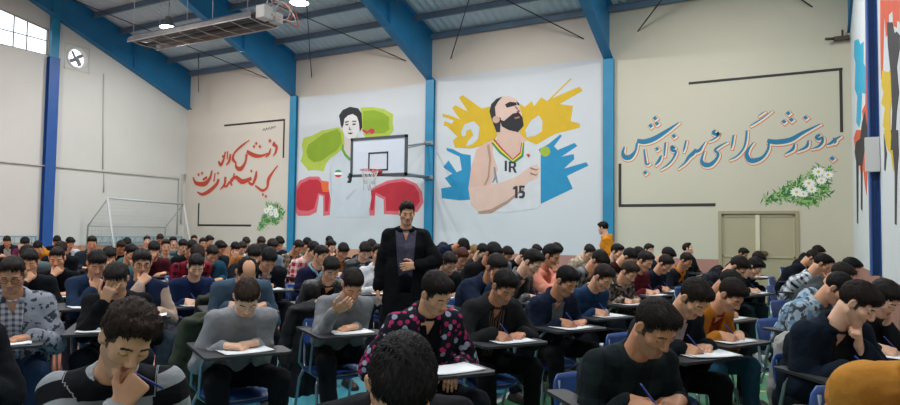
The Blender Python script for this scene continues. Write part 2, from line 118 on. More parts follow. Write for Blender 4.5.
MURALS = [
 ('a', 'green_splash', '#a9b845', 1, [(5.227, 4.25), (5.563, 4.302), (5.937, 4.431), (6.571, 4.487), (6.762, 4.316), (6.793, 3.964), (6.591, 3.746), (6.275, 3.585), (6.112, 3.423), (6.039, 3.204), (5.709, 3.251), (5.444, 3.243), (5.131, 3.545), (5.218, 3.795), (5.163, 4.053)]),
 ('a', 'green_splash', '#849f22', 2, [(5.42, 4.039), (5.626, 4.136), (5.985, 4.33), (6.518, 4.437), (6.653, 4.305), (6.704, 4.012), (6.48, 3.787), (6.184, 3.66), (5.929, 3.52), (5.645, 3.487), (5.433, 3.622), (5.346, 3.816)]),
 ('a', 'green_splash', '#a9b845', 1, [(7.35, 5.015), (7.789, 4.987), (8.18, 4.895), (8.484, 4.728), (8.47, 4.46), (8.513, 4.273), (8.357, 4.115), (7.891, 4.126), (7.529, 4.114), (7.385, 4.433)]),
 ('a', 'green_splash', '#849f22', 2, [(7.437, 4.895), (7.812, 4.9), (8.162, 4.778), (8.346, 4.654), (8.34, 4.436), (8.373, 4.316), (8.194, 4.209), (7.889, 4.228), (7.558, 4.198), (7.448, 4.446)]),
 ('a', 'red_splash', '#d0616a', 1, [(4.945, 2.696), (5.103, 2.946), (5.484, 3.061), (5.863, 3.05), (5.968, 2.922), (6.316, 2.877), (6.355, 2.665), (6.299, 1.893), (6.054, 1.868), (6.038, 2.451), (5.89, 2.498), (5.803, 1.983), (5.52, 1.877), (5.089, 1.869), (4.93, 2.042)]),
 ('a', 'red_splash', '#b82434', 2, [(5.018, 2.649), (5.176, 2.854), (5.499, 2.971), (5.831, 2.962), (5.948, 2.852), (6.285, 2.816), (6.3, 2.649), (6.24, 2.008), (6.118, 2.008), (6.104, 2.494), (5.843, 2.561), (5.708, 2.1), (5.481, 2.021), (5.131, 2.041), (5.01, 2.15)]),
 ('a', 'orange_sleeve', '#d9632b', 3, [(5.935, 2.905), (6.306, 2.842), (6.302, 2.578), (6.012, 2.584)]),
 ('a', 'red_splash', '#d0616a', 1, [(7.699, 2.597), (7.942, 2.718), (8.323, 2.859), (8.864, 2.91), (9.28, 2.751), (9.464, 2.52), (9.516, 2.236), (9.332, 1.971), (8.787, 1.892), (8.223, 1.918), (8.204, 2.335), (7.928, 2.449), (7.91, 1.877), (7.736, 1.877), (7.683, 2.385)]),
 ('a', 'red_splash', '#b82434', 2, [(7.761, 2.57), (7.984, 2.658), (8.345, 2.775), (8.856, 2.828), (9.224, 2.688), (9.361, 2.498), (9.403, 2.262), (9.235, 2.077), (8.785, 1.99), (8.301, 2.009), (8.273, 2.393), (7.926, 2.533), (7.856, 2.028), (7.773, 2.029), (7.755, 2.384)]),
 ('a', 'shirt', '#bfc4c8', 4, [(6.776, 3.772), (6.483, 3.655), (6.301, 3.442), (6.232, 3.109), (6.244, 2.668), (6.477, 1.832), (7.67, 1.831), (7.792, 2.38), (7.706, 2.976), (7.402, 3.5), (7.209, 3.638)]),
 ('a', 'shirt_shadow', '#aeb4b8', 5, [(6.301, 3.442), (6.268, 3.02), (6.3, 2.666), (6.351, 2.402), (6.366, 2.665), (6.334, 3.035)]),
 ('a', 'shirt_shadow', '#aeb4b8', 5, [(6.876, 2.394), (7.212, 2.647), (7.255, 2.611), (6.921, 2.307)]),
 ('a', 'neck', '#c9bdb6', 5, [(6.828, 4.268), (6.793, 3.964), (6.754, 3.773), (6.931, 3.608), (7.127, 3.512), (7.273, 3.627), (7.258, 4.215)]),
 ('a', 'collar', '#5f9a3a', 6, [(6.705, 3.969), (6.688, 3.812), (6.801, 3.631), (6.999, 3.466), (7.041, 3.533), (6.865, 3.681), (6.774, 3.825), (6.76, 3.966)]),
 ('a', 'face', '#d6d0cb', 6, [(6.718, 4.758), (6.692, 4.496), (6.74, 4.317), (6.852, 4.179), (7.016, 4.099), (7.196, 4.15), (7.298, 4.325), (7.333, 4.626), (7.222, 4.86), (6.877, 4.904)]),
 ('a', 'hair', '#22262a', 7, [(6.635, 4.571), (6.573, 4.84), (6.701, 4.989), (6.97, 5.063), (7.261, 4.996), (7.392, 4.829), (7.422, 4.429), (7.341, 4.314), (7.303, 4.576), (7.224, 4.755), (7.072, 4.845), (6.901, 4.815), (6.773, 4.719), (6.745, 4.545), (6.693, 4.443)]),
 ('a', 'face_line', '#3d3a3a', 8, [(6.786, 4.63), (6.927, 4.655), (6.938, 4.619), (6.809, 4.594)]),
 ('a', 'face_line', '#3d3a3a', 8, [(7.056, 4.646), (7.206, 4.635), (7.207, 4.6), (7.067, 4.61)]),
 ('a', 'face_line', '#3d3a3a', 8, [(6.81, 4.558), (6.918, 4.568), (6.93, 4.524), (6.822, 4.522)]),
 ('a', 'face_line', '#3d3a3a', 8, [(7.069, 4.558), (7.186, 4.558), (7.187, 4.515), (7.081, 4.513)]),
 ('a', 'face_line', '#3d3a3a', 8, [(6.963, 4.495), (6.944, 4.392), (7.031, 4.369), (7.041, 4.394), (6.987, 4.406)]),
 ('a', 'face_line', '#3d3a3a', 8, [(6.893, 4.29), (7.0, 4.301), (7.108, 4.285), (7.001, 4.248)]),
 ('a', 'flag_badge', '#3f9a4d', 6, [(6.45, 3.159), (6.465, 3.183), (6.488, 3.203), (6.516, 3.218), (6.548, 3.227), (6.583, 3.229), (6.617, 3.224), (6.65, 3.213), (6.679, 3.196), (6.702, 3.175), (6.718, 3.149)]),
 ('a', 'flag_badge', '#e9e9e9', 6, [(6.447, 3.155), (6.721, 3.145), (6.723, 3.076), (6.449, 3.084)]),
 ('a', 'flag_badge', '#c5303a', 6, [(6.72, 3.072), (6.705, 3.048), (6.683, 3.027), (6.655, 3.012), (6.623, 3.003), (6.589, 3.001), (6.554, 3.006), (6.521, 3.017), (6.492, 3.033), (6.469, 3.055), (6.452, 3.08)]),
 ('a', 'red_ribbon', '#c5304a', 5, [(7.428, 4.395), (7.598, 4.298), (7.72, 4.376), (7.845, 4.351), (7.857, 4.247), (7.745, 4.203), (7.681, 4.276), (7.578, 4.231), (7.43, 4.309)]),
 ('a', 'number', '#2a2a30', 6, [(6.935, 3.043), (7.052, 3.065), (7.058, 2.823), (6.929, 2.826), (6.928, 2.895), (6.992, 2.894), (6.991, 2.963), (6.926, 2.965)]),
 ('b', 'yellow_splash', '#c9a41d', 1, [(10.06, 4.62), (10.345, 4.538), (10.615, 4.418), (10.479, 4.587), (10.365, 4.756), (10.454, 4.819), (10.833, 4.619), (10.562, 5.018), (10.673, 5.068), (11.244, 4.664), (11.509, 4.701), (11.756, 4.038), (11.633, 3.835), (11.361, 3.706), (10.954, 3.63), (10.469, 3.675), (10.4, 3.877), (10.532, 3.968), (10.214, 4.268), (10.1, 4.295), (10.143, 4.413), (10.371, 4.317), (10.414, 4.413), (10.085, 4.538)]),
 ('b', 'bare_patch', '#bdc0c2', 2, [(10.641, 4.1), (10.749, 4.29), (11.01, 4.35), (11.185, 4.182), (11.146, 3.873), (10.985, 3.746), (10.779, 3.688), (10.864, 3.85), (11.004, 3.979), (10.926, 4.14), (10.795, 4.11), (10.775, 3.973), (10.665, 3.96)]),
 ('b', 'yellow_splash', '#c9a41d', 1, [(12.313, 4.69), (12.444, 4.604), (12.622, 4.739), (12.692, 4.602), (12.876, 4.81), (13.032, 4.703), (13.636, 5.215), (13.655, 5.186), (13.166, 4.765), (13.309, 4.808), (13.859, 4.984), (13.933, 4.877), (13.357, 4.602), (13.695, 4.528), (13.641, 4.16), (13.871, 4.081), (13.863, 3.982), (13.266, 3.876), (13.076, 3.796), (12.786, 3.646), (12.411, 3.611), (12.289, 3.862)]),
 ('b', 'bare_patch', '#bdc0c2', 2, [(12.458, 4.02), (12.625, 4.262), (12.821, 4.368), (12.919, 4.212), (12.901, 3.954), (12.726, 3.854), (12.509, 3.83)]),
 ('b', 'blue_splash', '#1c82aa', 1, [(10.2, 3.689), (10.403, 3.639), (10.671, 3.507), (10.935, 3.455), (10.971, 2.287), (10.622, 2.272), (10.084, 2.339), (10.057, 2.598), (10.372, 2.64), (10.166, 2.874), (10.39, 2.986), (10.117, 3.174), (10.272, 3.347), (10.523, 3.021), (10.677, 3.074), (10.606, 3.431), (10.223, 3.608)]),
 ('b', 'blue_splash', '#1c82aa', 1, [(12.826, 3.515), (13.077, 3.63), (13.38, 3.851), (13.418, 3.812), (13.22, 3.568), (13.316, 3.471), (13.735, 3.621), (13.809, 3.545), (13.411, 3.303), (13.718, 3.352), (13.737, 3.234), (13.478, 3.01), (14.029, 3.141), (14.083, 3.059), (13.553, 2.827), (13.702, 2.518), (12.874, 2.151)]),
 ('b', 'lime_spot', '#93a82e', 2, [(13.126, 3.444), (13.104, 3.376), (13.047, 3.331), (12.971, 3.325), (12.901, 3.36), (12.86, 3.424), (12.862, 3.497), (12.905, 3.556), (12.976, 3.58), (13.052, 3.563), (13.107, 3.509)]),
 ('b', 'arm', '#c9a796', 3, [(11.651, 4.189), (11.696, 3.84), (11.381, 3.772), (11.106, 3.593), (10.96, 3.162), (10.88, 2.58), (10.951, 2.171), (11.168, 1.976), (11.538, 1.946), (11.899, 2.067), (12.301, 2.362), (12.87, 2.72), (12.867, 3.273), (12.738, 3.603), (12.51, 3.755), (12.288, 3.975), (12.105, 4.157)]),
 ('b', 'jersey', '#c4c5c6', 4, [(11.592, 3.808), (11.823, 3.547), (12.112, 3.259), (12.334, 3.315), (12.391, 3.668), (12.51, 3.755), (12.737, 3.649), (12.875, 3.401), (12.883, 2.151), (12.797, 2.042), (11.859, 1.935), (11.548, 1.993), (11.54, 2.756), (11.725, 3.037), (11.574, 3.473)]),
 ('b', 'jersey_line', '#7d8084', 5, [(11.599, 3.118), (11.641, 3.116), (11.728, 2.713), (11.687, 2.695)]),
 ('b', 'jersey_line', '#7d8084', 5, [(11.599, 3.118), (11.706, 2.847), (11.582, 2.698), (11.551, 2.718), (11.622, 2.869)]),
 ('b', 'forearm', '#cdaf9f', 6, [(10.902, 2.599), (11.267, 2.629), (11.893, 2.728), (12.297, 2.885), (12.574, 3.081), (12.79, 3.147), (12.858, 3.015), (12.811, 2.795), (12.596, 2.727), (12.4, 2.565), (11.948, 2.255), (11.537, 2.032), (11.168, 1.976), (10.95, 2.19)]),
 ('b', 'arm_shadow', '#a58370', 7, [(11.168, 1.976), (11.537, 2.032), (11.979, 2.254), (12.42, 2.565), (12.46, 2.527), (12.0, 2.179), (11.549, 1.936), (11.19, 1.918)]),
 ('b', 'arm_shadow', '#a58370', 7, [(11.467, 3.719), (11.534, 3.331), (11.476, 2.854), (11.373, 2.646), (11.33, 2.666), (11.434, 2.874), (11.471, 3.334), (11.404, 3.674)]),
 ('b', 'neckline', '#a8323a', 6, [(11.612, 3.845), (11.843, 3.584), (12.132, 3.305), (12.322, 3.465), (12.361, 3.707), (12.391, 3.687), (12.373, 3.425), (12.153, 3.247), (11.803, 3.538), (11.581, 3.809)]),
 ('b', 'neckline', '#d6c23c', 7, [(11.588, 3.808), (11.823, 3.547), (12.133, 3.271), (12.343, 3.427), (12.385, 3.706), (12.415, 3.686), (12.397, 3.387), (12.153, 3.214), (11.782, 3.501), (11.556, 3.772)]),
 ('b', 'neckline', '#3b7f4a', 8, [(11.563, 3.771), (11.803, 3.51), (12.133, 3.237), (12.363, 3.388), (12.409, 3.705), (12.439, 3.684), (12.421, 3.348), (12.154, 3.18), (11.762, 3.464), (11.532, 3.735)]),
 ('b', 'lettering', '#2c3036', 8, [(11.908, 3.267), (11.97, 3.265), (11.972, 3.0), (11.911, 3.002)]),
 ('b', 'lettering', '#2c3036', 8, [(12.021, 3.244), (12.082, 3.241), (12.084, 2.967), (12.023, 2.97)]),
 ('b', 'lettering', '#2c3036', 8, [(12.082, 3.241), (12.194, 3.227), (12.224, 3.179), (12.225, 3.113), (12.185, 3.077), (12.246, 2.943), (12.176, 2.955), (12.124, 3.07), (12.084, 3.071), (12.083, 3.118), (12.154, 3.116), (12.164, 3.181), (12.082, 3.194)]),
 ('b', 'number', '#2c3036', 8, [(12.139, 2.571), (12.209, 2.616), (12.269, 2.615), (12.272, 2.306), (12.201, 2.308), (12.2, 2.532), (12.149, 2.524)]),
 ('b', 'number', '#2c3036', 8, [(12.309, 2.623), (12.459, 2.62), (12.459, 2.564), (12.37, 2.566), (12.37, 2.491), (12.43, 2.49), (12.47, 2.443), (12.461, 2.341), (12.412, 2.295), (12.312, 2.306), (12.311, 2.362), (12.391, 2.361), (12.401, 2.425), (12.311, 2.436)]),
 ('b', 'badge', '#b04a3c', 8, [(12.493, 3.401), (12.572, 3.416), (12.602, 3.359), (12.553, 3.314)]),
 ('b', 'finger_line', '#8f6d5c', 8, [(12.594, 3.08), (12.771, 3.018), (12.829, 3.034), (12.771, 2.981), (12.614, 3.024)]),
 ('b', 'finger_line', '#8f6d5c', 8, [(12.595, 2.95), (12.752, 2.889), (12.81, 2.924), (12.762, 2.852), (12.615, 2.894)]),
 ('b', 'neck', '#c9a897', 7, [(11.692, 4.205), (11.717, 3.82), (11.863, 3.64), (12.111, 3.381), (12.292, 3.523), (12.328, 4.048), (12.136, 4.013)]),
 ('b', 'face', '#cfb0a1', 8, [(11.541, 4.601), (11.581, 4.811), (11.768, 4.919), (12.026, 4.915), (12.231, 4.811), (12.303, 4.635), (12.375, 4.421), (12.346, 4.282), (12.187, 4.057), (11.88, 4.03), (11.693, 4.109), (11.586, 4.366)]),
 ('b', 'hair', '#26262a', 9, [(11.468, 4.569), (11.519, 4.758), (11.664, 4.88), (11.831, 4.923), (11.707, 4.8), (11.625, 4.672), (11.648, 4.439), (11.794, 4.37), (11.777, 4.008), (11.673, 4.014), (11.534, 4.351)]),
 ('b', 'ear', '#c09a8a', 10, [(11.764, 4.334), (11.747, 4.283), (11.703, 4.251), (11.644, 4.248), (11.59, 4.275), (11.558, 4.324), (11.559, 4.379), (11.593, 4.422), (11.648, 4.438), (11.706, 4.424), (11.749, 4.383)]),
 ('b', 'beard', '#1d1e22', 10, [(11.774, 4.333), (11.878, 4.288), (12.0, 4.374), (12.122, 4.46), (12.284, 4.485), (12.386, 4.345), (12.417, 4.136), (12.268, 3.976), (12.003, 4.05), (11.817, 4.158)]),
 ('b', 'mouth', '#9c6257', 11, [(12.164, 4.362), (12.305, 4.379), (12.315, 4.331), (12.184, 4.313)]),
 ('b', 'brow', '#1d1e22', 10, [(11.905, 4.716), (12.038, 4.771), (12.221, 4.736), (12.232, 4.669), (12.121, 4.65), (11.957, 4.625)]),
 ('b', 'brow', '#1d1e22', 10, [(12.221, 4.774), (12.292, 4.711), (12.303, 4.653), (12.252, 4.667)]),
 ('b', 'nose_line', '#6b4a40', 10, [(12.202, 4.643), (12.324, 4.501), (12.244, 4.469), (12.223, 4.509), (12.274, 4.524), (12.172, 4.627)]),
 ('c', 'cyan_splash', '#2aa3c4', 1, [(-1.039, 5.086), (-1.937, 4.875), (-2.285, 4.684), (-2.905, 4.567), (-2.837, 4.233), (-3.313, 4.003), (-3.119, 3.665), (-2.472, 3.823), (-2.171, 3.439), (-1.764, 3.341), (-1.137, 3.539), (-1.488, 3.953), (-0.928, 4.202), (-1.206, 4.626), (-0.89, 4.844)]),
 ('c', 'orange_splash', '#d85a38', 2, [(-3.277, 4.77), (-3.806, 4.668), (-3.588, 3.544), (-3.713, 2.992), (-3.124, 3.049), (-2.56, 2.884), (-2.146, 2.967), (-2.645, 3.3), (-2.409, 3.524), (-3.028, 3.535)]),
 ('c', 'black_stroke', '#2a2527', 3, [(-1.688, 2.991), (-2.371, 3.343), (-2.942, 3.431), (-3.268, 3.143), (-3.332, 2.847), (-3.073, 2.792)]),
 ('c', 'orange_splash', '#d85a38', 2, [(-1.121, 3.397), (-3.511, 3.044), (-3.565, 2.677), (-3.293, 2.586), (-2.929, 2.088), (-2.684, 2.263), (-2.447, 2.542), (-1.961, 2.451), (-1.694, 2.752), (-0.839, 2.991), (-0.519, 3.333)]),
 ('c', 'black_stroke', '#2a2527', 3, [(-1.073, 3.184), (-2.102, 3.116), (-2.721, 3.161), (-3.511, 3.044), (-3.34, 2.825), (-2.644, 2.783), (-2.312, 2.621), (-2.155, 1.866), (-1.847, 1.911), (-2.003, 2.652), (-1.51, 2.701), (-1.195, 1.663), (-0.927, 1.69), (-0.993, 2.825), (-0.655, 3.049)]),
 ('c', 'orange_splash', '#d85a38', 1, [(-5.315, 4.451), (-7.061, 3.876), (-7.027, 3.653), (-6.809, 3.738), (-6.797, 3.661), (-6.503, 3.767), (-6.467, 3.946), (-6.137, 4.005), (-6.103, 3.796), (-5.815, 3.832), (-5.712, 4.136), (-5.431, 3.42), (-5.226, 3.441), (-5.236, 3.993)]),
 ('c', 'black_stroke', '#3a3638', 3, [(-5.986, 3.963), (-6.448, 3.825), (-6.612, 3.653), (-6.791, 3.622), (-7.007, 3.521), (-6.988, 3.39), (-6.734, 3.254), (-6.864, 2.946), (-6.662, 2.784), (-6.415, 2.39), (-6.091, 2.429), (-6.293, 2.848), (-6.229, 3.287), (-6.013, 3.689)]),
 ('c', 'yellow_splash', '#d8b62c', 2, [(-5.367, 3.529), (-6.031, 3.354), (-6.239, 3.35), (-6.319, 3.013), (-6.095, 2.883), (-6.101, 2.493), (-5.831, 2.572), (-5.557, 2.746), (-5.33, 2.827), (-5.602, 3.014), (-5.215, 3.132), (-5.479, 3.223), (-5.255, 3.363)]),
 ('c', 'yellow_splash', '#d8b62c', 2, [(-5.436, 2.759), (-6.202, 2.646), (-6.46, 2.52), (-6.359, 2.311), (-6.472, 2.167), (-6.268, 2.168), (-6.088, 2.386), (-5.797, 2.468), (-5.576, 2.592)]),
 ('c', 'black_stroke', '#3a3638', 3, [(-6.131, 2.657), (-6.728, 2.568), (-6.751, 2.31), (-6.676, 2.233), (-6.588, 2.07), (-6.444, 1.556), (-6.311, 1.567), (-6.399, 2.129), (-6.298, 2.362)]),
 ('c', 'black_stroke', '#3a3638', 3, [(-5.427, 2.711), (-5.712, 2.43), (-5.517, 2.236), (-5.395, 2.267), (-5.47, 2.458)]),
]
STROKES = [
 ('R', [(14.931, 3.46, 0.019), (14.899, 3.322, 0.037), (14.953, 3.218, 0.056), (15.071, 3.222, 0.056), (15.184, 3.354, 0.028), (15.224, 3.536, 0.024)]),
 ('R', [(15.225, 3.586, 0.046), (15.394, 3.558, 0.058), (15.614, 3.618, 0.057), (15.874, 3.769, 0.041), (16.152, 3.952, 0.011)]),
 ('R', [(15.385, 3.381, 0.016), (15.406, 3.207, 0.021), (15.437, 3.038, 0.023), (15.516, 3.057, 0.012)]),
 ('R', [(15.856, 3.514, 0.021), (15.839, 3.358, 0.02), (15.83, 3.201, 0.011)]),
 ('R', [(15.761, 3.213, 0.022), (15.708, 3.103, 0.032), (15.626, 3.007, 0.014)]),
 ('R', [(16.065, 3.368, 0.022), (15.993, 3.412, 0.031), (16.001, 3.323, 0.027), (16.077, 3.292, 0.027), (16.009, 3.126, 0.02), (15.889, 2.997, 0.018), (15.742, 2.904, 0.007)]),
 ('R', [(16.297, 3.533, 0.018), (16.263, 3.38, 0.02), (16.238, 3.284, 0.009)]),
 ('R', [(16.118, 2.908, 0.007), (16.261, 3.027, 0.02), (16.358, 3.164, 0.037), (16.441, 3.239, 0.044), (16.495, 3.333, 0.018)]),
 ('R', [(15.597, 4.059, 0.042), (15.659, 4.105, 0.042)]),
 ('R', [(15.5, 3.893, 0.042), (15.562, 3.939, 0.042)]),
 ('R', [(15.637, 3.938, 0.041), (15.698, 3.984, 0.041)]),
 ('R', [(15.643, 3.357, 0.037), (15.698, 3.399, 0.037)]),
 ('R', [(16.007, 3.626, 0.04), (16.066, 3.672, 0.041)]),
 ('R', [(15.377, 2.823, 0.039), (15.436, 2.869, 0.039)]),
 ('R', [(16.459, 3.27, 0.039), (16.571, 3.3, 0.035), (16.645, 3.405, 0.019), (16.698, 3.477, 0.009)]),
 ('R', [(16.898, 3.726, 0.026), (16.861, 3.667, 0.034), (16.921, 3.629, 0.03), (16.961, 3.67, 0.022), (16.929, 3.576, 0.019), (16.848, 3.52, 0.015), (16.767, 3.486, 0.007)]),
 ('R', [(17.147, 3.451, 0.01), (17.007, 3.381, 0.019), (16.895, 3.292, 0.026), (16.958, 3.202, 0.028), (16.918, 3.088, 0.03), (16.796, 2.976, 0.047), (16.675, 2.981, 0.051), (16.619, 3.088, 0.03), (16.677, 3.273, 0.011)]),
 ('R', [(17.269, 3.594, 0.019), (17.245, 3.437, 0.019), (17.224, 3.31, 0.009)]),
 ('R', [(18.014, 4.063, 0.006), (17.863, 3.94, 0.01), (17.711, 3.842, 0.015), (17.596, 3.774, 0.011)]),
 ('R', [(17.883, 4.057, 0.007), (17.807, 4.012, 0.012), (17.758, 3.974, 0.008)]),
 ('R', [(17.53, 3.676, 0.019), (17.509, 3.465, 0.021), (17.457, 3.289, 0.019), (17.328, 3.134, 0.017), (17.183, 3.063, 0.009)]),
 ('R', [(17.658, 3.414, 0.01), (17.573, 3.3, 0.021), (17.522, 3.167, 0.039), (17.582, 3.037, 0.051), (17.704, 3.032, 0.049), (17.84, 3.102, 0.029), (17.931, 3.252, 0.023), (17.951, 3.389, 0.021)]),
 ('R', [(17.92, 3.433, 0.041), (18.098, 3.398, 0.054), (18.354, 3.432, 0.05), (18.571, 3.559, 0.034), (18.898, 3.725, 0.01)]),
 ('R', [(18.425, 3.338, 0.014), (18.388, 3.229, 0.028), (18.242, 3.133, 0.008)]),
 ('R', [(18.676, 3.397, 0.014), (18.639, 3.269, 0.028), (18.467, 3.18, 0.008)]),
 ('R', [(18.889, 3.507, 0.023), (18.825, 3.462, 0.031), (18.859, 3.407, 0.026), (18.923, 3.444, 0.023), (18.921, 3.343, 0.026), (18.843, 3.258, 0.021), (18.731, 3.223, 0.006)]),
 ('R', [(19.246, 3.452, 0.013), (19.146, 3.386, 0.025), (19.077, 3.322, 0.026), (18.997, 3.286, 0.008)]),
 ('R', [(19.112, 3.42, 0.016), (19.163, 3.361, 0.015), (19.128, 3.307, 0.011)]),
 ('R', [(18.291, 3.966, 0.036), (18.342, 4.008, 0.037)]),
 ('R', [(18.209, 3.798, 0.036), (18.26, 3.84, 0.037)]),
 ('R', [(18.348, 3.825, 0.036), (18.399, 3.867, 0.036)]),
 ('R', [(18.607, 3.852, 0.036), (18.657, 3.893, 0.036)]),
 ('R', [(19.066, 2.983, 0.037), (19.119, 3.029, 0.037)]),
 ('L', [(4.064, 4.188, 0.045), (4.002, 4.108, 0.045), (4.134, 4.044, 0.053), (4.103, 3.864, 0.045), (3.996, 3.75, 0.018)]),
 ('L', [(3.894, 4.001, 0.027), (3.825, 3.829, 0.045), (3.677, 3.73, 0.023)]),
 ('L', [(3.786, 3.852, 0.023), (3.514, 3.78, 0.046), (3.197, 3.809, 0.069), (2.86, 3.954, 0.056)]),
 ('L', [(2.863, 3.867, 0.057), (2.814, 3.61, 0.047), (2.624, 3.402, 0.076), (2.423, 3.452, 0.057), (2.377, 3.607, 0.029)]),
 ('L', [(2.964, 4.315, 0.019), (2.596, 4.126, 0.043), (2.324, 3.937, 0.039), (2.251, 3.736, 0.058), (2.418, 3.583, 0.029)]),
 ('L', [(2.133, 3.909, 0.039), (2.091, 3.692, 0.053), (1.954, 3.543, 0.029)]),
 ('L', [(1.895, 3.994, 0.034), (1.833, 3.754, 0.044), (1.706, 3.568, 0.059), (1.577, 3.691, 0.034)]),
 ('L', [(1.997, 4.004, 0.029), (1.987, 3.733, 0.03)]),
 ('L', [(4.21, 3.448, 0.022), (4.004, 3.239, 0.04), (3.834, 3.021, 0.063), (3.786, 2.777, 0.041), (3.583, 2.676, 0.045), (3.271, 2.838, 0.028)]),
 ('L', [(3.311, 3.305, 0.032), (3.28, 3.108, 0.06), (3.154, 2.884, 0.046), (2.976, 2.959, 0.041)]),
 ('L', [(3.108, 3.077, 0.055), (2.7, 2.981, 0.084), (2.396, 3.134, 0.062), (2.18, 2.995, 0.057), (2.246, 2.863, 0.029)]),
 ('L', [(2.33, 3.267, 0.033), (2.261, 2.993, 0.029)]),
 ('L', [(1.929, 3.163, 0.053), (1.898, 2.915, 0.053), (1.699, 2.744, 0.02)]),
 ('L', [(2.119, 2.997, 0.043), (2.003, 2.854, 0.043), (1.819, 2.844, 0.024)]),
 ('L', [(1.622, 3.099, 0.054), (1.526, 2.924, 0.063), (1.199, 2.71, 0.075), (0.863, 2.604, 0.055), (0.601, 2.691, 0.02)]),
 ('L', [(1.296, 3.391, 0.035), (1.202, 3.133, 0.059), (0.955, 2.954, 0.085), (0.543, 2.994, 0.061), (0.381, 3.196, 0.026)]),
 ('L', [(1.447, 3.296, 0.03), (1.396, 3.016, 0.034)]),
 ('L', [(1.073, 3.175, 0.05), (0.863, 3.091, 0.04)]),
 ('L', [(3.812, 4.217, 0.053), (3.896, 4.263, 0.053)]),
 ('L', [(3.232, 4.169, 0.046), (3.305, 4.208, 0.046)]),
 ('L', [(3.39, 4.061, 0.046), (3.462, 4.1, 0.046)]),
 ('L', [(3.139, 4.074, 0.046), (3.212, 4.113, 0.046)]),
 ('L', [(1.752, 3.824, 0.044), (1.823, 3.861, 0.044)]),
 ('L', [(0.613, 3.256, 0.045), (0.687, 3.295, 0.045)]),
 ('L', [(0.784, 3.296, 0.045), (0.858, 3.335, 0.045)]),
 ('L', [(3.056, 3.293, 0.042), (3.122, 3.33, 0.042)]),
 ('L', [(1.552, 3.273, 0.04), (1.616, 3.307, 0.039)]),
 ('L', [(3.583, 2.528, 0.04), (3.648, 2.565, 0.04)]),
 ('L', [(3.708, 2.47, 0.04), (3.773, 2.507, 0.04)]),
 ('T', [(3.533, 4.573, 0.013), (3.588, 4.641, 0.018), (3.628, 4.581, 0.009)]),
 ('T', [(3.648, 4.566, 0.013), (3.701, 4.655, 0.018), (3.741, 4.595, 0.009)]),
 ('T', [(3.76, 4.601, 0.013), (3.814, 4.668, 0.017), (3.854, 4.609, 0.009)]),
 ('T', [(3.873, 4.594, 0.013), (3.926, 4.682, 0.018), (3.966, 4.623, 0.009)]),
 ('T', [(3.984, 4.629, 0.013), (4.038, 4.695, 0.017), (4.077, 4.636, 0.008)]),
]
BARS = [('Rt', [(16.385, 4.819), (19.27, 4.803), (19.257, 3.555)], 0.055), ('Rb', [(14.831, 3.043), (14.831, 2.097), (16.866, 2.093)], 0.065), ('Lt', [(1.838, 4.87), (4.432, 4.86), (4.429, 3.703)], 0.06), ('Lb', [(0.707, 2.28), (0.719, 1.573), (3.113, 1.566)], 0.06)]
DAISY = ([(18.898, 2.566), (18.727, 2.39), (18.575, 2.299), (18.847, 2.747), (18.674, 2.517), (19.014, 2.679), (18.451, 2.341)], [(3.954, 2.128), (4.155, 2.034), (3.985, 1.942), (3.783, 2.036), (4.197, 1.896)])
LEAFC = ([(17.919, 2.215), (18.205, 2.306), (18.487, 2.459), (18.8, 2.803), (19.035, 2.756), (18.963, 2.37), (18.553, 2.158), (18.723, 2.125)], [(3.5, 1.495), (3.705, 1.757), (3.876, 2.222), (4.248, 2.172), (4.439, 1.941), (4.204, 1.665)])
S_ = {k[0]: k[4] for k in PEOPLE}
PEOPLE = [k[:4]+k[5:] for k in PEOPLE]
# ---------------------------------------------------------------- implicit-surface modelling of figures
def axis(lo, hi, coarse, fine_iv, fine):
    iv = sorted((max(lo, a), min(hi, b)) for a, b in fine_iv if b > lo and a < hi)
    mg = []
    for a, b in iv:
        if mg and a <= mg[-1][1] + coarse: mg[-1][1] = max(mg[-1][1], b)
        else: mg.append([a, b])
    pts = []; cur = lo
    for a, b in mg:
        if a > cur:
            n = max(1, int(math.ceil((a-cur)/coarse))); pts += list(np.linspace(cur, a, n, endpoint=False))
        n = max(1, int(math.ceil((b-a)/fine))); pts += list(np.linspace(a, b, n, endpoint=False)); cur = b
    n = max(1, int(math.ceil((hi-cur)/coarse))); pts += list(np.linspace(cur, hi, n+1))
    return np.array(pts, dtype=np.float32)

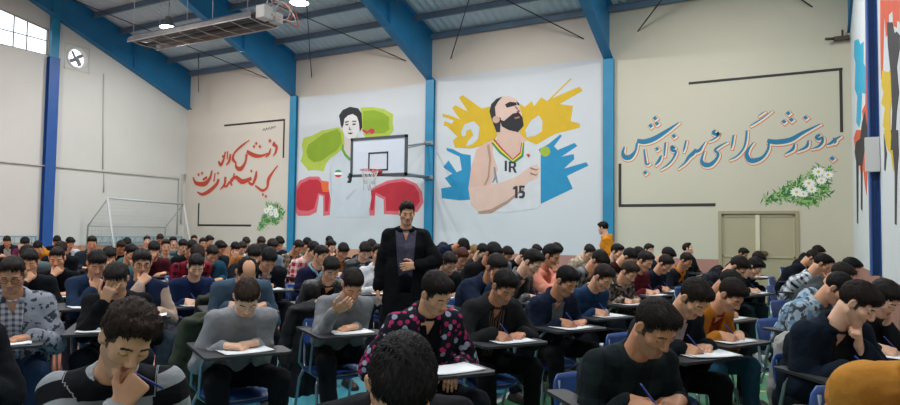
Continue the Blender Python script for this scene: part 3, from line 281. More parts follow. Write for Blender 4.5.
class Field:
    def __init__(s, xs, ys, zs):
        s.ax = (xs, ys, zs); s.D = np.full((len(xs), len(ys), len(zs)), 1.0, np.float32)
        s.raw = np.full_like(s.D, 9.0); s.idx = np.zeros(s.D.shape, np.int16); s.prims = []
    def box(s, lo, hi):
        sl = []
        for a, l, h in zip(s.ax, lo, hi):
            i = max(0, int(np.searchsorted(a, l))-1); j = min(len(a), int(np.searchsorted(a, h))+1)
            sl.append(slice(i, max(j, i)))
        return tuple(sl)
    def grid(s, sl):
        return (s.ax[0][sl[0]][:, None, None], s.ax[1][sl[1]][None, :, None], s.ax[2][sl[2]][None, None, :])
    def put(s, sl, d, k, prim):
        D = s.D[sl]
        h = np.maximum(k-np.abs(D-d), 0)/max(k, 1e-6)
        s.D[sl] = np.minimum(D, d)-h*h*k*.25
        R = s.raw[sl]; m = d < R
        R[m] = d[m]; s.idx[sl][m] = len(s.prims); s.prims.append(prim)
    def cap(s, a, b, ra, rb, k=.02, fr=None):
        a = np.array(a, float); b = np.array(b, float); M = max(ra, rb)+k+.03
        sl = s.box(np.minimum(a, b)-M, np.maximum(a, b)+M)
        X, Y, Z = s.grid(sl)
        if X.size*Y.size*Z.size == 0: return
        v = b-a; L = max(float(v@v), 1e-9)
        t = np.clip(((X-a[0])*v[0]+(Y-a[1])*v[1]+(Z-a[2])*v[2])/L, 0, 1)
        d = np.sqrt((X-a[0]-t*v[0])**2+(Y-a[1]-t*v[1])**2+(Z-a[2]-t*v[2])**2)-(ra+(rb-ra)*t)
        s.put(sl, d, k, (a, b, fr))
    def ell(s, c, r, R=None, k=.02, sub=False):
        c = np.array(c, float); r = np.array(r, float); R = np.eye(3) if R is None else R
        M = r.max()+k+.02; sl = s.box(c-M, c+M); X, Y, Z = s.grid(sl)
        if X.size*Y.size*Z.size == 0: return
        q = [((X-c[0])*R[0, i]+(Y-c[1])*R[1, i]+(Z-c[2])*R[2, i])/r[i] for i in range(3)]
        n = np.sqrt(q[0]**2+q[1]**2+q[2]**2); g = np.sqrt((q[0]/r[0])**2+(q[1]/r[1])**2+(q[2]/r[2])**2)+1e-6
        d = n*(n-1)/g
        if sub:
            D = s.D[sl]; nd = -d; h = np.maximum(k-np.abs(D-nd), 0)/max(k, 1e-6)
            s.D[sl] = np.maximum(D, nd)+h*h*k*.25
        else: s.put(sl, d, k, (c, c, None))
    def wob(s, amp, fr, seed=0):
        X, Y, Z = np.meshgrid(*s.ax, indexing='ij', sparse=True)
        r = np.random.RandomState(seed); n = 0
        for i in range(5):
            v = r.normal(size=3); v *= fr*(1+.5*i)/np.linalg.norm(v); ph = r.rand()*6.28
            w = r.normal(size=3)*fr*.4
            n = n+np.sin(X*v[0]+Y*v[1]+Z*v[2]+ph+1.3*np.sin(X*w[0]+Y*w[1]+Z*w[2]))/(1+.4*i)
        s.D = (s.D-amp*n*.5).astype(np.float32)
    def mesh(s):
        D = s.D; I = D < 0; nx, ny, nz = D.shape
        C = np.zeros((nx-1, ny-1, nz-1), np.int8)
        for i in (0, 1):
            for j in (0, 1):
                for k in (0, 1): C += I[i:nx-1+i, j:ny-1+j, k:nz-1+k]
        cx, cy, cz = np.nonzero((C > 0) & (C < 8))
        vid = np.full(C.shape, -1, np.int32); vid[cx, cy, cz] = np.arange(len(cx))
        acc = np.zeros((len(cx), 3)); cnt = np.zeros(len(cx))
        cor = [(i, j, k) for i in (0, 1) for j in (0, 1) for k in (0, 1)]
        for a in cor:
            for ax_ in range(3):
                if a[ax_]: continue
                b = list(a); b[ax_] = 1
                da = D[cx+a[0], cy+a[1], cz+a[2]]; db = D[cx+b[0], cy+b[1], cz+b[2]]
                m = (da < 0) != (db < 0); t = da[m]/(da[m]-db[m])
                for q in range(3):
                    acc[m, q] += a[q]+(t if q == ax_ else 0)
                cnt[m] += 1
        acc /= cnt[:, None]
        P = np.empty((len(cx), 3))
        for q, (c_, A) in enumerate(zip((cx, cy, cz), s.ax)):
            P[:, q] = A[c_]+(A[c_+1]-A[c_])*acc[:, q]
        F = []
        for ax_ in range(3):
            o = [1, 1, 1]; o[ax_] = 0
            sl0 = [slice(1, n-1) for n in D.shape]; sl0[ax_] = slice(0, D.shape[ax_]-1)
            sl1 = list(sl0); sl1[ax_] = slice(1, D.shape[ax_])
            A = I[tuple(sl0)]; B = I[tuple(sl1)]
            e = np.array(np.nonzero(A != B)).T
            if not len(e): continue
            g = e.copy()
            for q in range(3):
                if q != ax_: g[:, q] += 1
            u, v = (ax_+1) % 3, (ax_+2) % 3
            ins = I[g[:, 0], g[:, 1], g[:, 2]]
            qs = []
            for du, dv in ((0, 0), (-1, 0), (-1, -1), (0, -1)):
                h = g.copy(); h[:, u] += du; h[:, v] += dv
                qs.append(vid[h[:, 0], h[:, 1], h[:, 2]])
            Q = np.stack(qs, 1); Q[~ins] = Q[~ins][:, ::-1]
            F.append(Q)
        F = np.concatenate(F); F = F[(F >= 0).all(1)]
        return P, F, s.idx[cx, cy, cz]

def npmesh(name, P, F, gc=None, mi=None):
    me = bpy.data.meshes.new(name); n = F.shape[1]
    me.vertices.add(len(P)); me.vertices.foreach_set('co', np.ascontiguousarray(P, np.float32).ravel())
    me.loops.add(F.size); me.loops.foreach_set('vertex_index', np.ascontiguousarray(F, np.int32).ravel())
    me.polygons.add(len(F)); me.polygons.foreach_set('loop_start', np.arange(0, F.size, n, dtype=np.int32))
    try: me.polygons.foreach_set('loop_total', np.full(len(F), n, np.int32))
    except Exception: pass
    me.polygons.foreach_set('use_smooth', np.ones(len(F), bool))
    if mi is not None: me.polygons.foreach_set('material_index', np.ascontiguousarray(mi, np.int32))
    if gc is not None:
        at = me.attributes.new('gc', 'FLOAT_VECTOR', 'POINT'); at.data.foreach_set('vector', np.ascontiguousarray(gc, np.float32).ravel())
    me.update(calc_edges=True); me.validate()
    return me

def bone_coords(P, idx, prims, frame):
    out = np.zeros((len(P), 3)); T, o = frame
    for i in np.unique(idx):
        if i >= len(prims): continue
        a, b, fr = prims[i]; m = idx == i; q = P[m]
        if fr is None:
            out[m] = (q-o)@T
        else:
            v = b-a; L = np.linalg.norm(v)+1e-9; v = v/L
            side = np.cross(v, T[:, 1]); side /= np.linalg.norm(side)+1e-9; up = np.cross(side, v)
            r = q-a; ang = np.arctan2(r@up, r@side)
            out[m, 0] = ang*.055; out[m, 2] = fr+(r@v); out[m, 1] = 0
    return out

def rot(ax_, deg):
    c, s_ = math.cos(math.radians(deg)), math.sin(math.radians(deg))
    if ax_ == 'x': return np.array([[1, 0, 0], [0, c, -s_], [0, s_, c]])
    if ax_ == 'y': return np.array([[c, 0, s_], [0, 1, 0], [-s_, 0, c]])
    return np.array([[c, -s_, 0], [s_, c, 0], [0, 0, 1]])

def nrm(v): v = np.array(v, float); return v/(np.linalg.norm(v)+1e-12)

def ik(S, W, l1, l2, hint):
    S = np.array(S, float); W = np.array(W, float); v = W-S; d = np.linalg.norm(v)
    if d > l1+l2-.005: W = S+v/d*(l1+l2-.005); v = W-S; d = l1+l2-.005
    if d < .12: W = S+v/d*.12; v = W-S; d = .12
    a = (l1*l1-l2*l2+d*d)/(2*d); h = math.sqrt(max(l1*l1-a*a, 0)); u = v/d
    p = np.array(hint, float); p = nrm(p-u*(p@u))
    return S+u*a+p*h, W

class Pose:
    """seated: hips over the seat; forward is +Y, up +Z, the person's right is +X"""
    def __init__(s, lean=30, nod=45, hyaw=0, hroll=0, side=0, twist=0, rh='write', lh='rest', spread=.10, feet=(.0, .0), stand=False, bend=1.0,
                 rhp=None, lhp=None, neckf=.5, cross=False, elb=.42):
        s.__dict__.update(locals()); del s.__dict__['s']
        if not stand and nod > 12: nod = s.nod = nod*.86; lean = s.lean = lean+3
        if stand: s.P = np.array([0, 0, .95])
        else: s.P = np.array([0, 0, .55])
        A = lambda th: rot('y', side)@rot('x', -th)
        up = np.array([0, 0, 1.])
        w = s.P+A(lean*.55)@up*.14; c = w+A(lean)@up*.19; n = c+A(lean*1.12)@up*.17
        s.wst, s.chest, s.c7 = w, c, n
        Rt = rot('y', side)@rot('x', -lean*1.05)@rot('z', twist); s.Rt = Rt
        s.T = Rt; s.o = c
        s.S = [n+Rt@np.array([sx*.166, .008, -.064]) for sx in (1, -1)]
        nk = lean+(nod-lean)*neckf*.8
        s.Rh = rot('z', hyaw)@rot('y', hroll)@rot('x', -nod)
        s.nk = n+(rot('z', hyaw*.3)@rot('y', side+hroll*.4)@rot('x', -nk))@up*.072+Rt@np.array([0, .01, 0])
        s.H = s.nk+s.Rh@np.array([0, .022, .100])
        s.hips = [s.P+np.array([sx*.09, 0, -.01]) for sx in (1, -1)]
        if stand:
            s.knee = [np.array([.10, .03, .50]), np.array([-.11, .0, .50])]; s.ank = [np.array([.11, .02, .09]), np.array([-.12, -.04, .09])]
        else:
            s.knee = [np.array([sx*(.09+spread), .43, .555]) for sx in (1, -1)]
            s.ank = [np.array([sx*(.08+spread*.8), .46+f, .09]) for sx, f in zip((1, -1), feet)]
            if cross:
                s.knee[0] = np.array([.03, .45, .66]); s.ank[0] = np.array([-.12, .60, .30])
        s.arm = []; s.hand = []
        for i, (mode, pt, sx) in enumerate(((rh, rhp, 1), (lh, lhp, -1))):
            S = s.S[i]; tb = .765
            hint = (sx*.8, -.25, -.75); f = nrm((-sx*.35, .9, -.05)); nn = nrm((0, -.1, -1)); curl = 'rest'
            if mode == 'write': W = (sx*.11, .40, tb+.03); f = nrm((-sx*.45, .8, -.25)); nn = nrm((-sx*.6, .1, -.8)); curl = 'pen'; hint = (sx*s.elb, -.75, -.35)
            elif mode == 'rest': W = (sx*.14, .38, tb+.015); f = nrm((-sx*.85, .5, -.05)); hint = (sx*s.elb, -.75, -.35)
            elif mode == 'across': W = (sx*.05, .37, tb+.015); f = nrm((-sx*1, .15, -.05)); hint = (sx*s.elb, -.75, -.35)
            elif mode == 'lap': W = (sx*.12, .26, .70); f = nrm((-sx*.5, .8, -.3)); hint = (sx*.8, -.6, -.4)
            elif mode in ('mouth', 'chin', 'forehead', 'cheek', 'ear', 'wave'):
                hp = {'mouth': (sx*.02, .155, -.115), 'chin': (sx*.02, .12, -.17), 'forehead': (sx*.055, .135, -.045), 'cheek': (sx*.105, .06, -.15), 'ear': (sx*.13, .02, -.08), 'wave': (sx*.16, .2, -.02)}[mode]
                W = s.H+s.Rh@np.array(hp); W[2] -= .02
                f = nrm(s.Rh@np.array({'mouth': (-sx*.6, -.5, .6), 'chin': (-sx*.4, -.45, .75), 'forehead': (-sx*.35, -.4, .85), 'cheek': (-sx*.25, -.2, .9), 'ear': (-sx*.2, -.2, .9), 'wave': (-sx*.6, .2, .75)}[mode]))
                nn = nrm(s.Rh@np.array((-sx*.35, -.9, -.1))); curl = 'fist' if mode in ('mouth', 'chin', 'cheek') else 'rest'
                hint = (sx*.38, .30, -1)
            elif mode == 'down': W = (sx*.27, .02, .84); f = nrm((0, .1, -1)); nn = nrm((-sx, 0, 0)); hint = (sx*.5, -1, 0)
            elif mode == 'belly': W = (sx*.10, .20, 1.10); f = nrm((-sx*.95, .15, -.1)); nn = nrm((0, -1, -.1)); hint = (sx*1, -.3, -.6)
            elif mode == 'hang': W = S+np.array([sx*.03, .12, -.5]); f = nrm((0, .2, -1)); nn = nrm((-sx, 0, 0)); hint = (sx*.5, -1, 0)
            if pt is not None: W = pt
            E, W = ik(S, W, .29, .255, hint)
            if mode in ('write', 'rest', 'across') and E[2] < tb-.0: pass
            nn = nrm(nn-f*(nn@f)); s.arm.append((S, E, W)); s.hand.append((W, f, nn, curl, sx))

def hand_prims(Fd, W, f, n, curl, sx, k=.006):
    t = np.cross(f, n)*sx
    for j, o in enumerate((.030, .010, -.010, -.028)):
        Fd.cap(W+f*.005+t*o*.55, W+f*.085+t*o, .017, .0135, k=.012)
    cs = {'rest': (18, 24, 14), 'pen': (48, 48, 22), 'fist': (70, 82, 45)}[curl]
    for j, (o, L) in enumerate(((.031, .070), (.0105, .078), (-.0105, .073), (-.030, .057))):
        p = W+f*.088+t*o; ang = 0
        if curl == 'pen' and j > 1: c3 = (62, 62, 30)
        else: c3 = cs
        for q, (fr, r0) in enumerate(((.45, .0092), (.31, .0083), (.24, .0075))):
            ang += c3[q]*(1+.06*j); a = math.radians(ang)
            d = f*math.cos(a)+n*math.sin(a)+t*(.05*(1.5-j)*(q == 0)); p2 = p+d*L*fr
            Fd.cap(p, p2, r0, r0-.0008, k=k); p = p2
    p = W+f*.022+t*.026; d = nrm(f*.62+t*.62+n*.42)
    if curl == 'rest': d = nrm(f*.65+t*.75+n*.15)
    for q, (L, r0) in enumerate(((.042, .0125), (.032, .0102), (.025, .0088))):
        p2 = p+d*L; Fd.cap(p, p2, r0, r0-.001, k=k); p = p2; d = nrm(d+f*.25-t*.35+n*.18)

HS = .94
class Sc:
    def __init__(s, F): s.F = F
    def cap(s, a, b, ra, rb, k=.02): s.F.cap(a, b, ra*HS, rb*HS, k=k*HS)
    def ell(s, c, r, R=None, k=.02, sub=False): s.F.ell(c, tuple(q*HS for q in r), R, k=k*HS, sub=sub)
def head_prims(Fd, H, R):
    w = lambda *p: H+R@np.array(p)*HS
    Fd = Sc(Fd)
    Fd.ell(w(0, -.012, .032), (.074, .094, .083), R, k=.02)
    Fd.ell(w(0, .022, -.035), (.060, .066, .080), R, k=.03)
    Fd.cap(w(-.014, .066, -.098), w(.014, .066, -.098), .019, .019, k=.028)
    for sx in (1, -1):
        Fd.cap(w(sx*.050, .0, -.055), w(sx*.022, .058, -.098), .018, .016, k=.03)
        Fd.ell(w(sx*.044, .055, -.024), (.020, .018, .016), R, k=.02)
        Fd.cap(w(sx*.014, .083, .020), w(sx*.042, .073, .018), .009, .009, k=.012)
    for sx in (1, -1): Fd.ell(w(sx*.031, .098, .001), (.018, .016, .012), R, k=.010, sub=True)
    for sx in (1, -1): Fd.ell(w(sx*.031, .076, .000), (.0135, .0125, .0115), R, k=.003)
    Fd.cap(w(0, .084, .016), w(0, .106, -.030), .0075, .0115, k=.010)
    for sx in (1, -1): Fd.ell(w(sx*.012, .098, -.036), (.0085, .010, .008), R, k=.006)
    Fd.cap(w(-.019, .082, -.061), w(.019, .082, -.061), .0062, .0062, k=.005)
    Fd.cap(w(-.016, .081, -.072), w(.016, .081, -.072), .0075, .0075, k=.005)
    Fd.ell(w(0, .096, -.0668), (.020, .006, .0022), R, k=.003, sub=True)
    for sx in (1, -1):
        Re = R@rot('z', sx*22)
        Fd.ell(w(sx*.078, -.010, -.006), (.008, .019, .031), Re, k=.008)
        Fd.ell(w(sx*.086, -.004, -.002), (.006, .010, .018), Re, k=.004, sub=True)

def build_body(ps, fine=.0042, coarse=.012, fhand=True):
    lo = np.array([-.75, -.45, -.02]); hi = np.array([.75, .95, 1.95 if ps.stand else 1.55])
    pts = [ps.H]+[h[0]+h[1]*.09 for h in ps.hand]
    allp = np.array([ps.P, ps.H, *ps.knee, *ps.ank]+[a[1] for a in ps.arm]+[a[2] for a in ps.arm]+list(ps.S))
    lo = np.maximum(lo, allp.min(0)-.19); hi = np.minimum(hi, allp.max(0)+.22); lo[2] = max(0.0, lo[2])
    axs = []
    for q in range(3):
        iv = [(ps.H[q]-.135, ps.H[q]+.135)]
        if fhand: iv += [(p[q]-.10, p[q]+.10) for p in pts[1:]]
        axs.append(axis(lo[q], hi[q], coarse, iv, fine))
    Fd = Field(*axs)
    head_prims(Fd, ps.H, ps.Rh); nh = len(Fd.prims)
    Fd.cap(ps.c7-np.array([0, 0, .02]), ps.H+ps.Rh@np.array([0, -.025, -.05]), .056, .053, k=.025)
    Rt = ps.Rt
    for sx in (1, -1):
        o = Rt@np.array([sx*.07, 0, 0])
        Fd.cap(ps.P+o*.9, ps.wst+o*.85, .085, .08, k=.04); Fd.cap(ps.wst+o*.85, ps.chest+o, .08, .085, k=.04); Fd.cap(ps.chest+o, ps.c7+o*.7-Rt@np.array([0, 0, .06]), .085, .06, k=.04)
    Fd.cap(ps.S[0], ps.S[1], .042, .042, k=.04)
    for (S, E, W) in ps.arm:
        Fd.cap(S, E, .045, .036, k=.02); Fd.cap(E, W, .036, .0255, k=.015)
    for (W, f, n, c, sx) in ps.hand: hand_prims(Fd, W, f, n, c, sx)
    for h, kn, an in zip(ps.hips, ps.knee, ps.ank):
        Fd.cap(h, kn, .075, .05, k=.03); Fd.cap(kn, an, .046, .034, k=.02); Fd.cap(an+np.array([0, -.01, -.04]), an+np.array([0, .13, -.055]), .026, .022, k=.02)
    P, F, ix = Fd.mesh()
    c = P[F].mean(1); q = (c-ps.H)@ps.Rh/HS
    mi = np.zeros(len(F), np.int32)
    hd = (np.abs(q) < .14).all(1) & (ix[F] < nh).all(1); x = np.abs(q[:, 0]); y = q[:, 1]; z = q[:, 2]
    stub = hd & (((z < -.045) & (y > .0) & (z > -.125)) | ((z < -.02) & (x > .052) & (y > -.005) & (y < .05))) & ~((np.abs(z+.0668) < .012) & (x < .022))
    stub |= hd & (z < -.042) & (z > -.056) & (x < .028) & (y > .07)
    mi[stub] = 1
    mi[hd & (x < .021) & (np.abs(z+.0668) < .0125) & (y > .078)] = 2
    fade = hd & (x > .048) & (z > -.012+np.maximum(y-.005, 0)*.6) & (z < .07) & (y < .047) & (y > -.09) & ~((x > .074) & (z < .028))
    fade |= hd & (y < -.055) & (z > -.055) & (z < .05)
    fade |= hd & (x > .060) & (np.abs(y-.016) < .008) & (z > -.030) & (z < .02)
    mi[fade] = 5
    e = ((x-.031)/.0130)**2+((z+.001)/.0062)**2
    opn = ps.nod-0 < 22
    if opn:
        mi[hd & (e < 1) & (y > .06)] = 3; mi[hd & (e < 1.0) & (np.abs(x-.031) < .006) & (y > .06)] = 4
        mi[hd & (e < 1.5) & (z > .0055) & (e > .7) & (y > .06)] = 4
    else:
        mi[hd & (x > .018) & (x < .045) & (np.abs(z+.0065) < .0028) & (y > .06)] = 4
    zz = .0215-np.maximum(x-.038, 0)*.35
    mi[hd & (x > .013) & (x < .049) & (np.abs(z-zz) < .0036) & (y > .05)] = 4
    return npmesh('person', P, F, mi=mi)

def build_hair(kind, res=.0045, seed=1):
    """in head coordinates; kind = short, quiff, curly, bald, fringe"""
    a = axis(-.135, .135, res, [], res); Fd = Field(a, a, a+.03)
    r = {'short': (.0785, .100, .095), 'quiff': (.079, .101, .098), 'curly': (.087, .109, .101), 'bald': (.0775, .0990, .086), 'fringe': (.082, .103, .096)}[kind]
    Fd.ell((0, -.014, .035), r, None, k=.01)
    if kind == 'short': Fd.ell((0, .040, .096), (.058, .052, .028), None, k=.03)
    if kind == 'quiff': Fd.ell((0, .045, .100), (.060, .050, .030), None, k=.03)
    if kind == 'curly': Fd.ell((0, .035, .095), (.070, .060, .034), None, k=.03)
    if kind == 'fringe': Fd.ell((0, .052, .078), (.068, .042, .036), None, k=.03)
    X, Y, Z = np.meshgrid(*Fd.ax, indexing='ij', sparse=True)
    ang = np.arctan2(X, Y+.02)
    if kind == 'curly':
        rs = np.random.RandomState(seed); n = 0
        for i in range(6):
            v = rs.normal(size=3); v *= (95+22*i)/np.linalg.norm(v); n = n+np.sin(X*v[0]+Y*v[1]+Z*v[2]+rs.rand()*6)
        Fd.D -= (n*.0017).astype(np.float32)
    else:
        n = np.sin(X*330+5*np.sin(Y*38+1)+3*np.sin(Z*50))*.0008+np.sin(X*160+Y*60+4*np.sin(Z*44+X*30))*.0007+np.sin(ang*9+3*np.sin(Z*60))*.0007
        Fd.D -= n.astype(np.float32)
    # hairline: keep what lies above a bent line from the forehead over the ears to the nape
    front = {'short': .080, 'quiff': .083, 'curly': .074, 'bald': .105, 'fringe': .060}[kind]
    zc = np.interp(Y, [-.12, -.075, -.030, .0, .022, .05, .075, .11], [-.072, -.066, -.032, .020, .000, front-.030, front-.006, front]).astype(np.float32)
    zc = zc+np.float32(.0045)*np.sin(X*75+1)+np.float32(.0035)*np.sin(X*250+Y*120)+np.float32(.008)*np.clip((np.abs(X)-.045)/.02, 0, 1)*(Y > .02)
    zc = zc+np.where(np.abs(X) < .045, 0, -.0)+(np.abs(X)/.08)**2*np.where(Y > .045, .006, 0)
    Fd.D = (Fd.D+.45*np.clip(.020-(Z-zc), 0, .03)).astype(np.float32)
    cut = (zc-Z)*.8
    Fd.D = np.maximum(Fd.D, cut.astype(np.float32))
    if kind == 'bald': # bare crown
        Fd.ell((0, .045, .125), (.062, .095, .060), None, k=.012, sub=True)
    P, F, _ = Fd.mesh()
    # loose locks combed away from the crown
    rs = np.random.RandomState(seed+3); n = 1500 if res < .005 else 300
    G = P*1.0; cen = np.array([0, -.014, .035]); nn_ = (G-cen)/np.array(r)**2; nn_ /= np.linalg.norm(nn_, axis=1)[:, None]
    ok = np.nonzero(((G-cen)**2/np.array(r)**2).sum(1) > .8)[0]; pick = rs.choice(ok, n); B_ = G[pick]; Nn = nn_[pick]
    cr = np.array([.01, -.055, .125]); d = B_-cr; d += rs.normal(size=d.shape)*(.10 if kind == 'curly' else .022)
    if kind in ('quiff',): d[B_[:, 1] > .03] += np.array([.03, .02, .05])
    if kind == 'fringe': d[B_[:, 1] > .0] += np.array([.05, .03, -.02])
    d -= Nn*(d*Nn).sum(1)[:, None]; d /= np.linalg.norm(d, axis=1)[:, None]+1e-9
    sd_ = np.cross(d, Nn); Lk = rs.uniform(.018, .036, n)[:, None]*(.65 if kind == 'curly' else 1.); wd = rs.uniform(.0014, .0030, n)[:, None]*(1.6 if res > .005 else 1.); lf = rs.uniform(.0010, .0030, n)[:, None]*(1.8 if kind == 'curly' else 1.)
    b0 = B_-Nn*.003-d*Lk*.3; mid = B_+Nn*lf+d*Lk*.25; tip = B_+d*Lk*.85-Nn*(.001 if kind == 'curly' else .0035)
    V = np.stack([b0, mid+sd_*wd, tip, mid+Nn*.0015, mid-sd_*wd], 1).reshape(-1, 3); o = len(P)+5*np.arange(n)[:, None]
    Q = np.concatenate([o+np.array([[0, 1, 2, 3]]), o+np.array([[0, 3, 2, 4]])])
    return npmesh('hair', np.concatenate([P, V]), np.concatenate([F, Q]))

def build_top(ps, kind='sweater', res=.010, seed=0, only=None):
    """kind: sweater, shirt, jacket (open front), hoodie, coat, vest; returns a mesh"""
    th = {'sweater': .010, 'shirt': .004, 'jacket': .026, 'hoodie': .019, 'coat': .022, 'vest': .026, 'polo': .007, 'leather': .015, 'inner': .002}[kind]
    sl = kind not in ('inner', 'vest')
    pts = [ps.P, ps.wst, ps.chest, ps.c7, *ps.S]
    if sl: pts += [a[1] for a in ps.arm]+[a[2] for a in ps.arm]
    A = np.array(pts); lo = A.min(0)-.20; hi = A.max(0)+.20
    if kind == 'coat': lo[2] = .42
    Fd = Field(*[axis(lo[q], hi[q], res, [], res) for q in range(3)])
    Rt = ps.Rt; up = Rt@np.array([0, 0, 1.])
    for sx in (1, -1):
        o = Rt@np.array([sx*.084, 0, 0]); fb = Rt@np.array([0, .012, 0])
        Fd.cap(ps.P+o*.95-np.array([0, 0, .01]), ps.wst+o*.92+fb, .098+th, .090+th, k=.05)
        Fd.cap(ps.wst+o*.92+fb, ps.chest+o, .090+th, .100+th, k=.05)
        Fd.cap(ps.chest+o, ps.c7+o*.75-up*.065, .100+th, .062+th, k=.05)
    Fd.cap(ps.S[0], ps.S[1], .043+th*.8, .043+th*.8, k=.05)
    Fd.cap(ps.c7-up*.05, ps.c7+up*.012+Rt@np.array([0, .008, 0]), .066+th*.6, .056+th*.4, k=.035)
    if kind == 'coat':
        for sx in (1, -1): Fd.cap(ps.P+np.array([sx*.06, 0, .05]), np.array([sx*.10, -.01, .50]), .12+th, .155, k=.06)
    if sl:
        for i, (S, E, W) in enumerate(ps.arm):
            v = nrm(W-E); cut = .02 if kind != 'polo' else .02
            if ps.__dict__.get('sleeve') == 'rolled' : cut = .15
            We = W-v*cut
            Fd.cap(S, E, .047+th, .040+th, k=.035, fr=0.0); Fd.cap(E, We, .041+th, .031+th*.9, k=.02, fr=.29)
            if kind in ('jacket', 'hoodie', 'sweater'): Fd.cap(We-v*.03, We, .034+th, .033+th, k=.006, fr=.5)
            # bunched folds at the elbow and upper arm
            for q, (aa, bb, tt, r_) in enumerate(((S, E, .80, .0465), (S, E, .62, .048), (E, We, .2, .044), (E, We, .42, .041), (E, We, .8, .036))):
                c = aa+(bb-aa)*tt; dd = nrm(bb-aa)*.006; jit = Rt@np.array([.004*((q*7) % 3-1), .004, 0])
                Fd.cap(c-dd+jit, c+dd+jit, r_+th*1.0, r_+th*1.0, k=.012, fr=.29)
    Fd.wob(.0045 if kind in ('jacket', 'coat', 'hoodie', 'leather', 'vest') else .003, 34, seed)
    Fd.wob(.002, 85, seed+5)
    T = Rt
    # cut the neck hole, the hem and (open garments) the front wedge
    X, Y, Z = np.meshgrid(*Fd.ax, indexing='ij', sparse=True)
    o = ps.c7; q = lambda i: ((X-o[0])*T[0, i]+(Y-o[1])*T[1, i]+(Z-o[2])*T[2, i])
    qx, qy, qz = q(0), q(1), q(2)
    hole = np.maximum(np.sqrt(qx**2+(qy-.012)**2)-.062, -(qz+.012+.35*np.minimum(.09-qy, .09)*0)).astype(np.float32)
    Fd.D = np.maximum(Fd.D, -hole)
    if kind in ('jacket', 'coat', 'leather', 'vest', 'openshirt'):
        wdt = {'jacket': .055, 'coat': .080, 'leather': .050, 'vest': .03}[kind]
        wedge = np.maximum(np.abs(qx)-(wdt*np.clip(1+(qz+.30)*1.1, .25, 1.5)), .02-qy).astype(np.float32)
        if kind == 'coat': wedge = np.maximum(wedge, -(qz+.62))
        Fd.D = np.maximum(Fd.D, -wedge*.9)
    if kind == 'shirt' or kind == 'inner':
        v_ = np.maximum(np.abs(qx)-.028*np.clip((qz+.12)/.1, 0, 1.4), .03-qy).astype(np.float32); v_ = np.maximum(v_, -(qz+.12))
        Fd.D = np.maximum(Fd.D, -v_)
    if kind == 'inner': pass
    # collars and hoods, added after the cuts
    c0 = ps.c7+up*.006; ring = []
    if kind in ('jacket', 'coat', 'leather', 'vest', 'shirt', 'hoodie'):
        rr, hh, tr = {'jacket': (.078, .030, .013), 'coat': (.080, .028, .013), 'leather': (.076, .026, .011), 'vest': (.080, .03, .014), 'shirt': (.066, .018, .008), 'hoodie': (.084, .012, .020)}[kind]
        for a_ in range(0, 21):
            t = math.radians(-235+a_*14.5)   # open at the throat
            p = c0+T@np.array([rr*math.cos(t), rr*math.sin(t)*.95+.005, 0]); ring.append((p, t))
        for (p, t), (p2, t2) in zip(ring[:-1], ring[1:]):
            bk = .5-.5*math.sin(t)
            Fd.cap(p+up*(hh*bk-.01), p2+up*(hh*bk-.01), tr, tr, k=.012); Fd.cap(p-up*.02, p2-up*.02, tr, tr, k=.012)
    else:
        for a_ in range(25):
            t = math.radians(a_*15); t2 = math.radians(a_*15+15)
            f = lambda u: c0+T@np.array([.063*math.cos(u), .064*math.sin(u)+.010, .006-.020*max(0, math.sin(u))])
            Fd.cap(f(t), f(t2), .008, .008, k=.006)
    if kind == 'hoodie':
        Fd.ell(ps.c7+T@np.array([0, -.085, -.035]), (.095, .045, .085), T, k=.03)
    P, F, idx = Fd.mesh()
    gc = bone_coords(P, idx, Fd.prims, (T, ps.chest))
    return npmesh(kind, P, F, gc=gc)

def build_trousers(ps, res=.012, seed=3):
    A = np.array([ps.P, *ps.knee, *ps.ank, *ps.hips]); lo = A.min(0)-.17; hi = A.max(0)+.17; lo[2] = .03
    Fd = Field(*[axis(lo[q], hi[q], res, [], res) for q in range(3)])
    Fd.cap(ps.hips[0], ps.hips[1], .105, .105, k=.04)
    Fd.cap(ps.hips[0]+np.array([0, 0, .05]), ps.hips[1]+np.array([0, 0, .05]), .085, .085, k=.04)
    for h, kn, an in zip(ps.hips, ps.knee, ps.ank):
        Fd.cap(h, kn, .094, .066, k=.03, fr=0.); Fd.cap(kn, an+np.array([0, 0, .0]), .066, .052, k=.025, fr=.43)
        for t, r_ in ((.12, .066), (.86, .057), (.95, .058)):
            c = kn+(an-kn)*t; Fd.cap(c-np.array([0, 0, .006]), c+np.array([0, 0, .006]), r_, r_, k=.014, fr=.43)
    Fd.wob(.004, 30, seed); Fd.wob(.002, 80, seed+1)
    X, Y, Z = np.meshgrid(*Fd.ax, indexing='ij', sparse=True)
    Fd.D = np.maximum(Fd.D, (.065-Z+0*X+0*Y).astype(np.float32)); 
    P, F, idx = Fd.mesh()
    return npmesh('trousers', P, F, gc=bone_coords(P, idx, Fd.prims, (np.eye(3), ps.P)))

def build_shoe(an, sx, res=.008, tilt=False):
    lo = an+np.array([-.09, -.12, -.12]); hi = an+np.array([.09, .25, .07])
    Fd = Field(*[axis(lo[q], hi[q], res, [], res) for q in range(3)])
    g = an[2]-.09
    Fd.cap((an[0], an[1]-.03, g+.035), (an[0]+sx*.012, an[1]+.15, g+.030), .040, .036, k=.02)
    Fd.cap((an[0], an[1]-.01, g+.075), (an[0], an[1]+.06, g+.045), .040, .036, k=.02)
    Fd.cap((an[0], an[1]-.045, g+.012), (an[0]+sx*.014, an[1]+.165, g+.012), .043, .044, k=.008)
    X, Y, Z = np.meshgrid(*Fd.ax, indexing='ij', sparse=True)
    Fd.D = np.maximum(Fd.D, (g-Z+.001+0*X+0*Y).astype(np.float32))
    P, F, _ = Fd.mesh()
    return npmesh('shoe', P, F)
